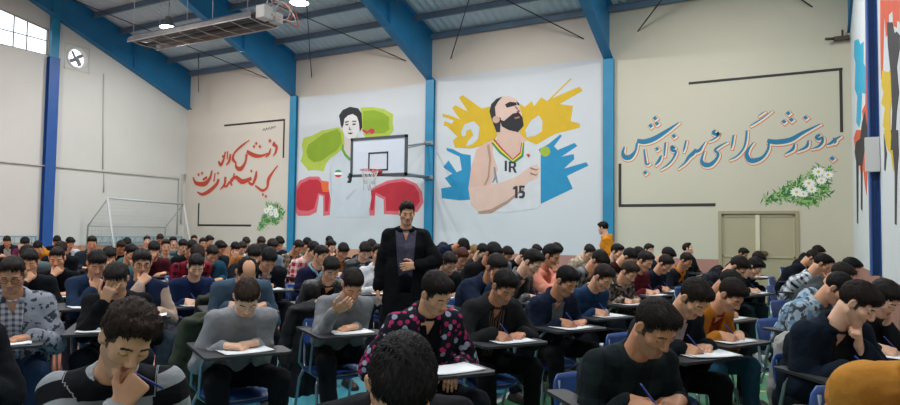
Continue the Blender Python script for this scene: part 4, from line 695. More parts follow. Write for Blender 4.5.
# ---------------------------------------------------------------- materials
C = bpy.context.scene.collection
sc = bpy.context.scene
def lin(h):
    h = h.lstrip('#'); h = h if len(h) == 6 else ''.join(c*2 for c in h); v = [int(h[i:i+2], 16)/255 for i in (0, 2, 4)]
    return tuple(((x+.055)/1.055)**2.4 if x > .04045 else x/12.92 for x in v)+(1,)
_m = {}
def newmat(name):
    m = bpy.data.materials.new(name); m.use_nodes = True
    nt = m.node_tree; return m, nt, nt.nodes['Principled BSDF']
def N(nt, t, **k):
    n = nt.nodes.new(t)
    for a, v in k.items():
        if a in n.bl_rna.properties.keys(): setattr(n, a, v)
        else: n.inputs[a].default_value = v
    return n
def bump(nt, b, src, strength=.3, dist=.01):
    bp = N(nt, 'ShaderNodeBump', Strength=strength, Distance=dist); nt.links.new(src, bp.inputs['Height']); nt.links.new(bp.outputs[0], b.inputs['Normal'])
def mat(col, rough=.6, metal=0., noise=0., nscale=8., bmp=0., bscale=60., key=None, spec=.5, emit=None, aniso=None):
    k = key or ('m', col, rough, metal, noise, nscale, bmp, bscale, spec, emit)
    if k in _m: return _m[k]
    m, nt, b = newmat('paint'); _m[k] = m
    b.inputs['Roughness'].default_value = rough; b.inputs['Metallic'].default_value = metal; b.inputs['Specular IOR Level'].default_value = spec
    b.inputs['Base Color'].default_value = lin(col)
    if noise or bmp: tc = N(nt, 'ShaderNodeTexCoord')
    if noise:
        n = N(nt, 'ShaderNodeTexNoise', Scale=nscale, Detail=5.); nt.links.new(tc.outputs['Object'], n.inputs['Vector'])
        r = N(nt, 'ShaderNodeMapRange'); nt.links.new(n.outputs[0], r.inputs[0]); r.inputs[1].default_value = .3; r.inputs[2].default_value = .7; r.inputs[3].default_value = 1-noise; r.inputs[4].default_value = 1+noise*.6
        x = N(nt, 'ShaderNodeVectorMath', operation='SCALE'); x.inputs[0].default_value = lin(col)[:3]; nt.links.new(r.outputs[0], x.inputs['Scale']); nt.links.new(x.outputs[0], b.inputs['Base Color'])
    if bmp:
        n = N(nt, 'ShaderNodeTexNoise', Scale=bscale, Detail=4.); nt.links.new(tc.outputs['Object'], n.inputs['Vector']); bump(nt, b, n.outputs[0], bmp)
    if emit: b.inputs['Emission Color'].default_value = lin(emit[0]); b.inputs['Emission Strength'].default_value = emit[1]
    return m
def fabric(spec):
    """spec: hex colour or (pattern, colours..., scale)"""
    k = ('f', spec)
    if k in _m: return _m[k]
    m, nt, b = newmat('fabric'); _m[k] = m; L = nt.links.new
    b.inputs['Roughness'].default_value = .9; b.inputs['Specular IOR Level'].default_value = .12
    at = N(nt, 'ShaderNodeAttribute', attribute_name='gc'); sep = N(nt, 'ShaderNodeSeparateXYZ'); L(at.outputs['Vector'], sep.inputs[0])
    tc = N(nt, 'ShaderNodeTexCoord')
    def mth(op, a, b_=None, c=None):
        n = N(nt, 'ShaderNodeMath', operation=op)
        for i, v in enumerate((a, b_, c)):
            if v is None: continue
            if isinstance(v, (int, float)): n.inputs[i].default_value = v
            else: L(v, n.inputs[i])
        return n.outputs[0]
    def mix(f, c1, c2):
        n = N(nt, 'ShaderNodeMix', data_type='RGBA'); 
        if isinstance(f, (int, float)): n.inputs['Factor'].default_value = f
        else: L(f, n.inputs['Factor'])
        for s_, v in (('A', c1), ('B', c2)):
            i = [q for q in n.inputs if q.name == s_ and q.type == 'RGBA'][0]
            if isinstance(v, tuple): i.default_value = v
            else: L(v, i)
        return [q for q in n.outputs if q.type == 'RGBA'][0]
    pat = spec[0] if isinstance(spec, tuple) else 'plain'
    if pat == 'plain': col = lin(spec); base = mix(.0, col, col)
    elif pat == 'leather': col = lin(spec[1]); base = mix(0., col, col); b.inputs['Roughness'].default_value = .38; b.inputs['Specular IOR Level'].default_value = .5
    elif pat == 'stripe': base = mix(mth('GREATER_THAN', mth('FRACT', mth('MULTIPLY', sep.outputs['Z'], 8.6)), .56), lin(spec[1]), lin(spec[2]))
    elif pat == 'stripev': base = mix(mth('GREATER_THAN', mth('FRACT', mth('MULTIPLY', sep.outputs['X'], 45.)), .6), lin(spec[1]), lin(spec[2]))
    elif pat == 'plaid':
        s_ = float(spec[3]); a = mth('GREATER_THAN', mth('FRACT', mth('MULTIPLY', sep.outputs['X'], s_)), .55); c = mth('GREATER_THAN', mth('FRACT', mth('MULTIPLY', sep.outputs['Z'], s_)), .55)
        base = mix(mth('MULTIPLY', mth('ADD', a, c), .5), lin(spec[1]), lin(spec[2]))
    elif pat == 'marl':
        n = N(nt, 'ShaderNodeTexNoise', Scale=26., Detail=3.); L(tc.outputs['Object'], n.inputs['Vector']); base = mix(mth('GREATER_THAN', n.outputs[0], .56), lin(spec[1]), lin(spec[2]))
    elif pat == 'camo':
        n = N(nt, 'ShaderNodeTexNoise', Scale=13., Detail=2.); L(tc.outputs['Object'], n.inputs['Vector']); n2 = N(nt, 'ShaderNodeTexNoise', Scale=21., Detail=1.); L(tc.outputs['Object'], n2.inputs['Vector'])
        base = mix(mth('GREATER_THAN', n2.outputs[0], .56), mix(mth('GREATER_THAN', n.outputs[0], .5), lin(spec[1]), lin(spec[2])), lin(spec[3]))
    elif pat == 'print':
        v = N(nt, 'ShaderNodeTexVoronoi', Scale=24.); L(tc.outputs['Object'], v.inputs['Vector']); v2 = N(nt, 'ShaderNodeTexVoronoi', Scale=17., Randomness=1.); mp = N(nt, 'ShaderNodeMapping'); mp.inputs['Location'].default_value = (3, 7, 1); L(tc.outputs['Object'], mp.inputs[0]); L(mp.outputs[0], v2.inputs['Vector'])
        base = mix(mth('LESS_THAN', v2.outputs['Distance'], .30), mix(mth('LESS_THAN', v.outputs['Distance'], .36), lin(spec[1]), lin(spec[2])), lin(spec[3]))
    n = N(nt, 'ShaderNodeTexNoise', Scale=9., Detail=4.); L(tc.outputs['Object'], n.inputs['Vector'])
    f = mth('MULTIPLY_ADD', n.outputs[0], .5, .75); x = N(nt, 'ShaderNodeVectorMath', operation='SCALE'); L(base, x.inputs[0]); L(f, x.inputs['Scale']); L(x.outputs[0], b.inputs['Base Color'])
    n = N(nt, 'ShaderNodeTexNoise', Scale=22., Detail=6., Roughness=.6); L(tc.outputs['Object'], n.inputs['Vector']); bump(nt, b, n.outputs[0], .55, .012)
    return m
def denim(c): return fabric(c)
# ---------------------------------------------------------------- mesh helpers
def link(name, me, mats, parent=None, kind=None):
    o = bpy.data.objects.new(name, me); C.objects.link(o)
    for m in mats if isinstance(mats, (list, tuple)) else [mats]: me.materials.append(m)
    if parent: o.parent = parent
    if kind: o['kind'] = kind
    return o
def tag(o, label, cat, group=None, kind=None):
    o['label'] = label; o['category'] = cat
    if group: o['group'] = group
    if kind: o['kind'] = kind
    return o
def empty(name, loc, rz=0.):
    o = bpy.data.objects.new(name, None); C.objects.link(o); o.location = loc; o.rotation_euler[2] = rz; o.empty_display_size = .1; return o
class MB:
    def __init__(s): s.bm = bmesh.new()
    def box(s, lo, hi, mi=0, M=None, bev=0.):
        vs = [s.bm.verts.new((M or Matrix())@Vector(((lo[0], hi[0])[i], (lo[1], hi[1])[j], (lo[2], hi[2])[k]))) for i in (0, 1) for j in (0, 1) for k in (0, 1)]
        fs = []
        for q in ((0, 1, 3, 2), (4, 6, 7, 5), (0, 4, 5, 1), (2, 3, 7, 6), (0, 2, 6, 4), (1, 5, 7, 3)):
            f = s.bm.faces.new([vs[i] for i in q]); f.material_index = mi; fs.append(f)
        if bev:
            es = list({e for f in fs for e in f.edges}); bmesh.ops.bevel(s.bm, geom=es, offset=bev, segments=2, affect='EDGES')
        return s
    def tube(s, pts, r, n=8, mi=0, closed=False):
        pts = [Vector(p) for p in pts]; rings = []
        for i, p in enumerate(pts):
            a = pts[i-1] if i or closed else p; b = pts[(i+1) % len(pts)] if i < len(pts)-1 or closed else p
            t = (b-a).normalized(); u = t.orthogonal() if not rings else (rings[-1][1]-t*rings[-1][1].dot(t)); u.normalize(); v = t.cross(u)
            rr = r[i] if isinstance(r, (list, tuple)) else r
            rings.append(([s.bm.verts.new(p+(u*math.cos(6.28318*k/n)+v*math.sin(6.28318*k/n))*rr) for k in range(n)], u))
        for i in range(len(rings)-(0 if closed else 1)):
            A = rings[i][0]; B = rings[(i+1) % len(rings)][0]
            for k in range(n):
                f = s.bm.faces.new((A[k], A[(k+1) % n], B[(k+1) % n], B[k])); f.smooth = True; f.material_index = mi
        if not closed:
            for R_, fl in ((rings[0][0], 1), (rings[-1][0], 0)):
                f = s.bm.faces.new(R_[::-1] if fl else R_); f.material_index = mi
        return s
    def prism(s, poly, fn, th=.0, mi=0):
        """poly of 2-D points mapped by fn(u, v, depth) to 3-D, thickness th"""
        a = [s.bm.verts.new(fn(u, v, 0)) for u, v in poly]; b = [s.bm.verts.new(fn(u, v, th)) for u, v in poly]; n = len(poly)
        for T in tessellate_polygon([[Vector((u, v, 0)) for u, v in poly]]):
            for L_ in (a, b):
                try: f = s.bm.faces.new([L_[i] for i in T]); f.material_index = mi
                except ValueError: pass
        for i in range(n):
            try: f = s.bm.faces.new((a[i], a[(i+1) % n], b[(i+1) % n], b[i])); f.material_index = mi
            except ValueError: pass
        return s
    def done(s, name, mats, parent=None, kind=None):
        bmesh.ops.recalc_face_normals(s.bm, faces=s.bm.faces); me = bpy.data.meshes.new(name); s.bm.to_mesh(me); s.bm.free()
        return link(name, me, mats, parent, kind)

W = 19.438; WT = 6.80; SL = .285
XS = [4.859, 9.719, 14.578]
zr = lambda y: WT+SL*(-y) if y > -12 else WT+SL*(24+y)
# ---------------------------------------------------------------- the room
beige = mat('#cbc0b2', .85, noise=.035, nscale=.7, bmp=.08); beige2 = mat('#c1bba7', .85, noise=.03, nscale=.6, bmp=.08); white = mat('#c3c5c6', .8, noise=.025, nscale=.8, bmp=.06)
pink = mat('#a8796e', .7, noise=.08, nscale=2.); salmonw = mat('#c08a6c', .7, noise=.06, nscale=2.); lwall = mat('#cbc7bf', .85, noise=.035, nscale=.6, bmp=.08); rwall = mat('#d0d4d5', .8, noise=.03, nscale=.8)
blue = mat('#1c7a9e', .5, noise=.12, nscale=3.); blued = mat('#1f4f92', .5, noise=.12, nscale=4.); roofblue = mat('#1c709e', .5, noise=.10, nscale=2.)
steel = mat('#a9adb0', .4, .6); dark = mat('#26282b', .6); purl = mat('#5d7488', .55, noise=.1)
floor_o = mat('#c98163', .42, noise=.06, nscale=1.5); floor_t = mat('#3f8f9d', .42, noise=.07, nscale=1.5); floor_g = mat('#4c8a63', .42, noise=.07, nscale=1.5)
lw = mat('#d6dada', .5); ly = mat('#b8a648', .5)
mb = MB()
def fr(x0, y0, x1, y1, mi, z=0.):
    f = mb.bm.faces.new([mb.bm.verts.new(p) for p in ((x0, y0, z), (x1, y0, z), (x1, y1, z), (x0, y1, z))]); f.material_index = mi
for (x0, y0, x1, y1, mi) in ((-.2, -24, 13.35, -5.4, 0), (-.2, -5.4, 13.35, .2, 1), (13.35, -24, 16.25, .2, 1), (16.25, -24, W+.2, .2, 2)): fr(x0, y0, x1, y1, mi)
for (x0, y0, x1, y1, mi) in ((13.32, -24, 13.38, -5.4, 3), (-.0, -5.43, 13.38, -5.37, 3), (16.21, -24, 16.28, -.9, 3), (18.34, -24, 18.41, -.2, 4), (16.28, -7.67, 18.34, -7.61, 3), (16.28, -8.50, 18.34, -8.44, 4), (13.38, -8.9, 16.21, -8.84, 3)): fr(x0, y0, x1, y1, mi, .0015)
fl = mb.done('floor', [floor_o, floor_t, floor_g, lw, ly], kind='structure')
# back wall: painted bays between the columns, a tiled band below
mb = MB()
def quad(pts, mi): f = mb.bm.faces.new([mb.bm.verts.new(p) for p in pts]); f.material_index = mi
DX0, DX1, DZ = 16.95, 18.49, 1.955
bays = [(-.2, XS[0], 0, beige, WT), (XS[0], XS[1], 1, None, 5.50), (XS[1], XS[2], 1, None, 5.62), (XS[2], W+.2, 3, None, WT)]
for x0, x1, mi, _, zt in bays:
    m2 = 5 if x0 < XS[1] else 4
    if x0 < XS[2]:
        quad(((x0, 0, 0), (x1, 0, 0), (x1, 0, .91), (x0, 0, .91)), m2)
    else:
        quad(((x0, 0, 0), (DX0, 0, 0), (DX0, 0, .91), (x0, 0, .91)), m2); quad(((DX1, 0, 0), (x1, 0, 0), (x1, 0, .91), (DX1, 0, .91)), m2)
        quad(((x0, 0, .91), (DX0, 0, .91), (DX0, 0, DZ), (x0, 0, DZ)), mi); quad(((DX1, 0, .91), (x1, 0, .91), (x1, 0, DZ), (DX1, 0, DZ)), mi); quad(((x0, 0, DZ), (x1, 0, DZ), (x1, 0, WT), (x0, 0, WT)), mi)
        continue
    quad(((x0, 0, .91), (x1, 0, .91), (x1, 0, zt), (x0, 0, zt)), mi)
    if zt < WT: quad(((x0, 0, zt), (x1, 0, zt), (x1, 0, WT), (x0, 0, WT)), 0)
mb.box((-.2, .12, 0), (W+.2, .2, WT+.1), 0)
mb.done('wall_back', [beige, white, white, beige2, pink, salmonw], kind='structure')
def holed(name, x, outer, holes, mats, th, kind='structure'):
    """gable wall in the plane X = x with openings, thickness th away from the hall"""
    mb = MB(); allp = [outer]+holes; flat = [q for l in allp for q in l]
    tris = tessellate_polygon([[Vector((a, b, 0)) for a, b in l] for l in allp])
    for xx in (x, x+th):
        vs = [mb.bm.verts.new((xx, a, b)) for a, b in flat]
        for t in tris:
            try: mb.bm.faces.new([vs[i] for i in t])
            except ValueError: pass
    for l in allp:
        for i in range(len(l)):
            (a, b), (c, d) = l[i], l[(i+1) % len(l)]
            mb.bm.faces.new([mb.bm.verts.new(p) for p in ((x, a, b), (x, c, d), (x+th, c, d), (x+th, a, b))])
    return mb.done(name, mats, kind=kind)
wtop = lambda y: 6.99+.17*(-y-4.76)
win = [(-4.72, 6.24), (-8.6, 6.24), (-8.6, wtop(-8.6)), (-4.72, wtop(-4.72))]
fanc = (-3.9, 6.37); fanr = .29
fan = [(fanc[0]+fanr*math.cos(t*.3491), fanc[1]+fanr*math.sin(t*.3491)) for t in range(18)]
YB = -24.
gable = [(.12, .91), (.12, WT), (0, WT), (-12, zr(-12)), (YB, WT), (YB, .91)]
holed('wall_left', 0., gable, [win, fan], [lwall], -.15)
MB().box((-.15, YB, 0), (0, .12, .91)).done('trim_1', [salmonw], kind='structure')
holed('wall_right', W, gable, [], [rwall], .15)
MB().box((W, YB, 0), (W+.15, .12, .91)).done('trim_2', [pink], kind='structure')
# window: frame, bars, panes
mb = MB(); fm = mat('#9c9a96', .5)
P4 = [Vector((-.05, a, b)) for a, b in win]
for i in range(4): mb.tube([P4[i], P4[(i+1) % 4]], .035, 4)
for y in (-5.28, -5.62, -6.0, -6.4, -6.9, -7.4, -8.0): mb.tube([(-.05, y, 6.24), (-.05, y, wtop(y))], .016, 4)
mb.tube([(-.05, -4.72, 6.66), (-.05, -8.6, 6.66)], .016, 4)
wf = mb.done('window_1', [fm], kind='structure')
g, nt, b = newmat('glass'); b.inputs['Base Color'].default_value = (.95, .97, 1, 1); b.inputs['Roughness'].default_value = .0; b.inputs['Transmission Weight'].default_value = 1.; b.inputs['IOR'].default_value = 1.05
mb = MB(); mb.prism(win, lambda u, v, d: Vector((-.055+d, u, v)), .004); mb.done('pane', [g], wf)
# ventilation fan in its round opening
fo = empty('extractor_fan', (0, fanc[0], fanc[1])); tag(fo, 'round white extractor fan high on the left wall beside the window', 'fan')
mb = MB(); ring = [(.015, fanr*math.cos(t*.2618), fanr*math.sin(t*.2618)) for t in range(24)]; mb.tube(ring, .03, 6, closed=True); mb.done('rim', [mat('#d8d8d6', .5)], fo)
mb = MB()
for y, z in ((-.36, 0), (.36, 0)): mb.box((.0, y-.015, -.375), (.012, y+.015, .375))
for z in (-.36, .36): mb.box((.0, -.375, z-.015), (.012, .375, z+.015))
mb.done('mounting_frame', [mat('#bdb8ae', .6)], fo)
mb = MB(); mb.tube([(-.08, 0, 0), (.0, 0, 0)], .05, 12); mb.done('hub', [mat('#8d8d8d', .5)], fo)
for k in range(4):
    a = k*math.pi/2+.5; M_ = Matrix.Rotation(a, 4, 'X')@Matrix.Rotation(.5, 4, 'Z')
    mb = MB(); mb.box((-.06, -.045, .04), (-.05, .06, .23), M=M_); mb.done('blade', [mat('#86868a', .5)], fo)
# roof sheets (ribbed) seen from below
mb = MB(); sheet = mat('#bcc6cd', .6, noise=.06, nscale=.5)
nx = 96
for s_, (ya, yb) in enumerate(((.1, -12), (-12, -24.2))):
    prev = None
    for i in range(nx*2+1):
        x = -.25+(W+.5)*i/(nx*2); h = .035 if i % 2 else 0
        za, zb = zr(max(ya, -24)) if s_ == 0 else zr(-12.), zr(-12.) if s_ == 0 else zr(-24.)
        cur = [mb.bm.verts.new((x, ya, za+h+.02)), mb.bm.verts.new((x, yb, zb+h+.02))]
        if prev: mb.bm.faces.new((prev[0], prev[1], cur[1], cur[0]))
        prev = cur
mb.done('ceiling', [sheet], kind='structure')
# purlins
for k in range(28):
    y = -.10-k*.86; z = zr(y); mb = MB()
    if y < -23.6: break
    mb.box((0, y-.035, z-.02), (W, y+.035, z-.005)); mb.box((0, y-.004, z-.15), (W, y+.004, z-.01)); mb.box((0, y-.035, z-.16), (W, y+.035, z-.148))
    o = mb.done('roof_purlin', [purl], kind='structure'); o['group'] = 'roof purlins'
# portal rafters and columns
def rafter(x, hw=.115):
    mb = MB(); up = [(0, WT-.02), (-12, zr(-12)-.02), (-24, WT-.02)]; lo = [(0, 5.53), (-5.4, 7.66), (-12, zr(-12)-.62), (-18.6, 7.66), (-24, 5.53)]
    mb.prism(up+lo[::-1], lambda u, v, d: Vector((x-.006+d, u, v)), .012)
    for L_ in (up, lo):
        for (a, b_), (c, d) in zip(L_[:-1], L_[1:]):
            vs = []
            for dz in (0, .016):
                vs += [(x-hw, a, b_+dz), (x+hw, a, b_+dz), (x+hw, c, d+dz), (x-hw, c, d+dz)]
            v = [mb.bm.verts.new(p) for p in vs]
            for q in ((0, 1, 2, 3), (4, 5, 6, 7), (0, 1, 5, 4), (1, 2, 6, 5), (2, 3, 7, 6), (3, 0, 4, 7)): mb.bm.faces.new([v[i] for i in q])
    for y in (-2.2, -5.6, -9): mb.box((x-hw+.015, y-.006, 5.53-.39*y if y > -5.4 else zr(y)-.6), (x+hw-.015, y+.006, zr(y)-.03))
    return mb.done('roof_rafter', [roofblue], kind='structure')
for x in [.12]+XS+[W-.03]: rafter(x, .115 if x < 19 else .025)['group'] = 'blue portal rafters'
for x in XS:
    mb = MB(); mb.box((x-.125, -.10, 0), (x+.125, -.085, 5.56)); mb.box((x-.006, -.085, 0), (x+.006, .02, 5.56)); mb.box((x-.125, -.01, 0), (x+.125, .005, 5.56))
    for z in (1.9, 3.8): mb.box((x-.12, -.09, z), (x+.12, 0, z+.01))
    o = mb.done('steel_column', [blue], kind='structure'); o['group'] = 'blue wall columns'
mb = MB(); mb.box((.15, -4.76, 0), (.17, -4.48, 6.2)); mb.box((0, -4.63, 0), (.15, -4.61, 6.2)); mb.box((0, -4.76, 0), (.012, -4.48, 6.2)); mb.done('steel_column', [blued], kind='structure')
mb = MB(); mb.box((.02, -4.72, 6.2), (.14, -4.50, 7.98)); mb.done('steel_column', [blue], kind='structure')
mb = MB(); mb.box((W-.115, -4.92, .91), (W-.10, -4.68, 7.8)); mb.box((W-.10, -4.81, .91), (W, -4.79, 7.8)); mb.box((W-.012, -4.92, .91), (W, -4.68, 7.8)); mb.done('steel_column', [blued], kind='structure')
mb = MB(); mb.box((W-.17, -4.985, 2.28), (W-.004, -4.925, 2.74), bev=.006); bx = mb.done('wall_box', [mat('#c7c8c6', .5)]); tag(bx, 'flat off-white metal box fixed to the navy column on the right wall', 'junction box')
# roof bracing rods
def rod(name, a, b_, r, label):
    mb = MB(); mb.tube([a, b_], r, 6); o = mb.done(name, [dark], kind='structure'); return o
for a, b_ in (((10.31, -.02, 6.09), (14.3, -5.1, 8.0)), ((13.96, -.02, 6.14), (10.0, -5.1, 8.0)), ((5.5, -.02, 6.1), (9.5, -5.1, 8.0)), ((8.88, -.02, 6.2), (5.1, -5.1, 8.0)), ((3.7, -.02, 6.24), (.3, -5.1, 8.0)), ((15.25, -.02, 6.15), (19.2, -5.1, 8.0)), ((18.78, -.02, 6.16), (15.0, -5.1, 8.0))):
    rod('bracing_rod', a, b_, .014, '')['group'] = 'roof bracing rods'
mb = MB(); mb.tube([(1.72, -1, 5.79), (1.66, -1, 7.05)], .012, 6); mb.done('hanging_rod', [dark], kind='structure')
mb = MB(); mb.box((19.15, -.12, 5.38), (19.42, -.02, 5.46)); mb.tube([(19.15, -.1, 5.42), (19.0, -.16, 5.42)], .03, 8); mb.tube([(19.3, -.1, 5.42), (19.3, -.1, 5.58)], .02, 8)
tag(mb.done('wall_bracket', [mat('#4a3a30', .6)]), 'small brown bracket near the top of the right back corner', 'bracket')
# door on the back wall
dm = mat('#a89f82', .55, noise=.03, nscale=3.); dm2 = mat('#b0a888', .55); dfr = mat('#9c9373', .5)
mb = MB()
mb.box((DX0, -.02, 0), (DX0+.07, .10, DZ)); mb.box((DX1-.07, -.02, 0), (DX1, .10, DZ)); mb.box((DX0+.07, -.02, DZ-.06), (DX1-.07, .10, DZ))
d1 = mb.done('door_1', [dfr], kind='structure')
for a, b_ in ((DX0+.075, 17.715), (17.725, DX1-.075)):
    mb = MB(); mb.box((a, .03, .02), (b_, .06, DZ-.07)); lf = mb.done('door_leaf', [dm], d1)
    mb = MB()
    for z in (.04, .97, DZ-.12): mb.box((a, .012, z), (b_, .03, z+.035))
    for x in (a, b_-.03): mb.box((x, .012, .02), (x+.03, .03, DZ-.07))
    mb.done('rail', [dm2], lf)
mb = MB(); mb.box((17.68, -.012, 1.12), (17.76, .03, DZ-.08)); mb.done('centre_strip', [mat('#cfc8ae', .4)], d1)
mb = MB(); mb.box((17.73, -.03, 1.02), (17.90, .02, 1.11), bev=.01); mb.tube([(17.80, -.06, 1.06), (17.92, -.06, 1.06)], .012); mb.done('door_handle', [mat('#6b5a3e', .4, .5)], d1)
# ---------------------------------------------------------------- pipes, railing, goal on the left wall
gp = mat('#b4afa7', .7)
mb = MB(); mb.tube([(.03, -16, 3.12), (.03, -.29, 3.14), (.03, -.29, 1.25)], .022, 6)
tag(mb.done('wall_pipe', [gp]), 'long thin grey pipe running along the left wall above the goal', 'pipe')
mb = MB(); mb.tube([(.03, -3.09, 6.1), (.03, -3.0, 3.2)], .014, 6); mb.tube([(.03, -2.95, 3.08), (.03, -2.95, 2.5)], .018, 6)
tag(mb.done('wall_conduit', [gp]), 'thin vertical conduit dropping down the left wall between fan and goal', 'conduit')
mb = MB(); mb.tube([(.05, -.10, 3.1), (.05, -.02, 3.3), (.05, -.16, 3.3), (.05, -.16, 1.6)], .02, 6)
tag(mb.done('wall_pipe', [gp]), 'short bent grey pipe in the back left corner', 'pipe')
for y0, y1, lab in ((-3.4, -.15, 'right of the blue column'), (-9.4, -4.9, 'left of the blue column')):
    rl = empty('wall_railing', (.10, y0, 0)); tag(rl, 'low blue metal railing along the left wall, section '+lab, 'railing', 'railings along the left wall')
    mb = MB(); n = y1-y0
    for z in (.98, 1.17): mb.tube([(0, 0, z), (0, n, z)], .018, 6)
    mb.done('rail', [mat('#7fa3b3', .5)], rl)
    mb = MB(); k = 0
    while k*.11 < n: mb.tube([(0, k*.11, .98), (0, min(n, k*.11+(.11 if k % 2 else 0)), 1.17)], .008, 5); k += 1
    mb.done('infill_bars', [mat('#86a3a8', .5)], rl)
    for k in range(4):
        mb = MB(); mb.tube([(0, n*k/3, 0), (0, n*k/3, 1.17)], .022, 6); mb.done('post', [mat('#3f86a8', .5)], rl)
gl = empty('goal', (1.1, -2.2, 0)); tag(gl, 'small white goal frame with pale net leaning by the left wall', 'goal')
gw = mat('#b5b7b5', .5)
fr_ = [(.62, -1.33, .03), (0, -1.33, 2.29), (0, 1.28, 2.22), (.62, 1.28, .03)]
mb = MB(); mb.tube(fr_[:2], .035, 8); mb.done('post', [gw], gl); mb = MB(); mb.tube(fr_[2:], .035, 8); mb.done('post', [gw], gl); mb = MB(); mb.tube(fr_[1:3], .03, 8); mb.done('crossbar', [gw], gl)
for y in (-1.33, 1.28):
    mb = MB(); mb.tube([(0, y, 2.25), (-.78, y-.05, 1.48), (-.85, y-.05, .0)], .02, 8); mb.done('back_stay', [mat('#a3a4a2', .5)], gl)
mb = MB(); mb.tube([(-.78, -1.38, 1.48), (-.78, 1.23, 1.48)], .012, 6); mb.tube([(-.85, -1.38, .02), (-.85, 1.23, .02)], .015, 6); mb.done('back_bar', [mat('#a3a4a2', .5)], gl)
mb = MB()
for k in range(27): y = -1.35+k*.1; mb.tube([(-.02, y+.03, 2.23), (-.78, y, 1.48), (-.85, y, .02)], .0025, 3)
for k in range(15): z = .15+k*.1; mb.tube([(-.85+.005*k, -1.38, z), (-.85+.005*k, 1.23, z)], .0025, 3)
for k in range(7): t = k/7; mb.tube([(-.78*t, -1.35, 2.23-.75*t), (-.78*t, 1.25, 2.22-.75*t)], .0025, 3)
o = mb.done('net', [mat('#b3b5b2', .7)], gl)
# ---------------------------------------------------------------- murals and wall lettering (paint, a few tenths of a millimetre thick)
mnames = {'a': ('wall_mural', 'painted portrait of a dark-haired player in white on green and red splashes', 'mural'), 'b': ('wall_mural', 'painted bearded player in white jersey lettered IR 15, yellow and blue splashes', 'mural'), 'c': ('wall_mural', 'tall cyan, orange, yellow and black paint splashes on the right wall', 'mural')}
mo = {}
for k, (n, lab, cat) in mnames.items():
    o = empty(n, {'a': (7.2, 0, 3.4), 'b': (12, 0, 4), 'c': (W, -4, 3.5)}[k]); tag(o, lab, cat); mo[k] = o
byp = {}
for mu, part, col, layer, pts in MURALS: byp.setdefault((mu, part, col), []).append((layer, pts))
for (mu, part, col), L_ in byp.items():
    o = mo[mu]
    for q_, (layer, pts) in enumerate(L_):
        e = .0012*layer+.0008+q_*.00007+.00001*(len(part)+len(col)+sum(map(ord, col))%13); mb = MB()
        if mu == 'c': mb.prism(pts, lambda u, v, d: Vector((W-e+d, u, v))-o.location, e*.8)
        else: mb.prism(pts, lambda u, v, d: Vector((u, -e+d, v))-o.location, e*.8)
        mb.done(part, [mat(col, .75, noise=.05, nscale=4.)], o)
def smooth_stroke(pts, n=6):
    if len(pts) < 3: return [Vector(p) for p in pts]
    P_ = [Vector(p) for p in pts]; P_ = [P_[0]*2-P_[1]]+P_+[P_[-1]*2-P_[-2]]; out = []
    for i in range(1, len(P_)-2):
        a, b_, c, d = P_[i-1:i+3]
        for k in range(n):
            t = k/n; out.append(.5*((2*b_)+(c-a)*t+(2*a-5*b_+4*c-d)*t*t+(3*b_-a-3*c+d)*t**3))
    out.append(P_[-2]); return out
def ribbon(mb, pts, grow, off, e, o):
    S_ = smooth_stroke(pts); Lf = []; Rt = []
    for i, p in enumerate(S_):
        a = S_[max(i-1, 0)]; b_ = S_[min(i+1, len(S_)-1)]; t = Vector((b_.x-a.x, b_.y-a.y)).normalized(); n = Vector((-t.y, t.x)); w = abs(p.z)+grow; q = Vector((p.x+off[0], p.y+off[1]))
        if i == 0: q -= t*grow
        if i == len(S_)-1: q += t*grow
        Lf.append(q+n*w); Rt.append(q-n*w)
    V_ = lambda q: Vector((q.x, -e, q.y))-o.location
    lv = [mb.bm.verts.new(V_(q)) for q in Lf]; rv = [mb.bm.verts.new(V_(q)) for q in Rt]
    for i in range(len(lv)-1): mb.bm.faces.new((lv[i], lv[i+1], rv[i+1], rv[i]))
for key, loc, lab, cols in (('R', (16.5, 0, 3.2), 'large blue Persian calligraphy with orange outlines above the double door', ('#c9643c', '#d6cfb6', '#1f7295')), ('L', (2.8, 0, 3.2), 'red Persian calligraphy in two lines on the back left wall', ('#cf9a80', '#cfc2b2', '#b4402a')), ('T', (4.0, 0, 4.2), 'tiny grey handwritten line above the red calligraphy', (None, None, '#6b6a68'))):
    o = empty('wall_lettering', loc); tag(o, lab, 'lettering')
    for part, gr, off, e, col in (('outline', .027, (.020, -.026), .001, cols[0]), ('outline_fill', .014, (.016, -.020), .002, cols[1]), ('letters', 0., (0, 0), .003, cols[2])):
        if col is None: continue
        if key == 'L': gr *= .55; off = (off[0]*.6, off[1]*.6)
        mb = MB()
        for q_, (kk, pts) in enumerate(STROKES):
            if kk == key: ribbon(mb, pts, gr, off, e+q_*8e-6, o)
        mb.done(part, [mat(col, .7)], o)
for key, pts, w in BARS:
    o = None; mb = MB()
    for i in range(len(pts)-1):
        (a, b_), (c, d) = pts[i], pts[i+1]
        if abs(a-c) > abs(b_-d): z = b_ if i == 0 else (b_+d)/2; mb.box((min(a, c)-w/2, -.006, (b_+d)/2-w/2), (max(a, c)+w/2, -.0005, (b_+d)/2+w/2))
        else: mb.box(((a+c)/2-w/2, -.0058, min(b_, d)-w/2), ((a+c)/2+w/2, -.0004, max(b_, d)+w/2))
    tag(mb.done('painted_bracket', [mat('#2b2a28', .7)]), {'Rt': 'black painted corner bracket above and right of the blue calligraphy', 'Rb': 'black painted corner bracket below and left of the blue calligraphy', 'Lt': 'black painted corner bracket above the red calligraphy', 'Lb': 'black painted corner bracket below the red calligraphy'}[key], 'painted line')
rnd = random.Random(5)
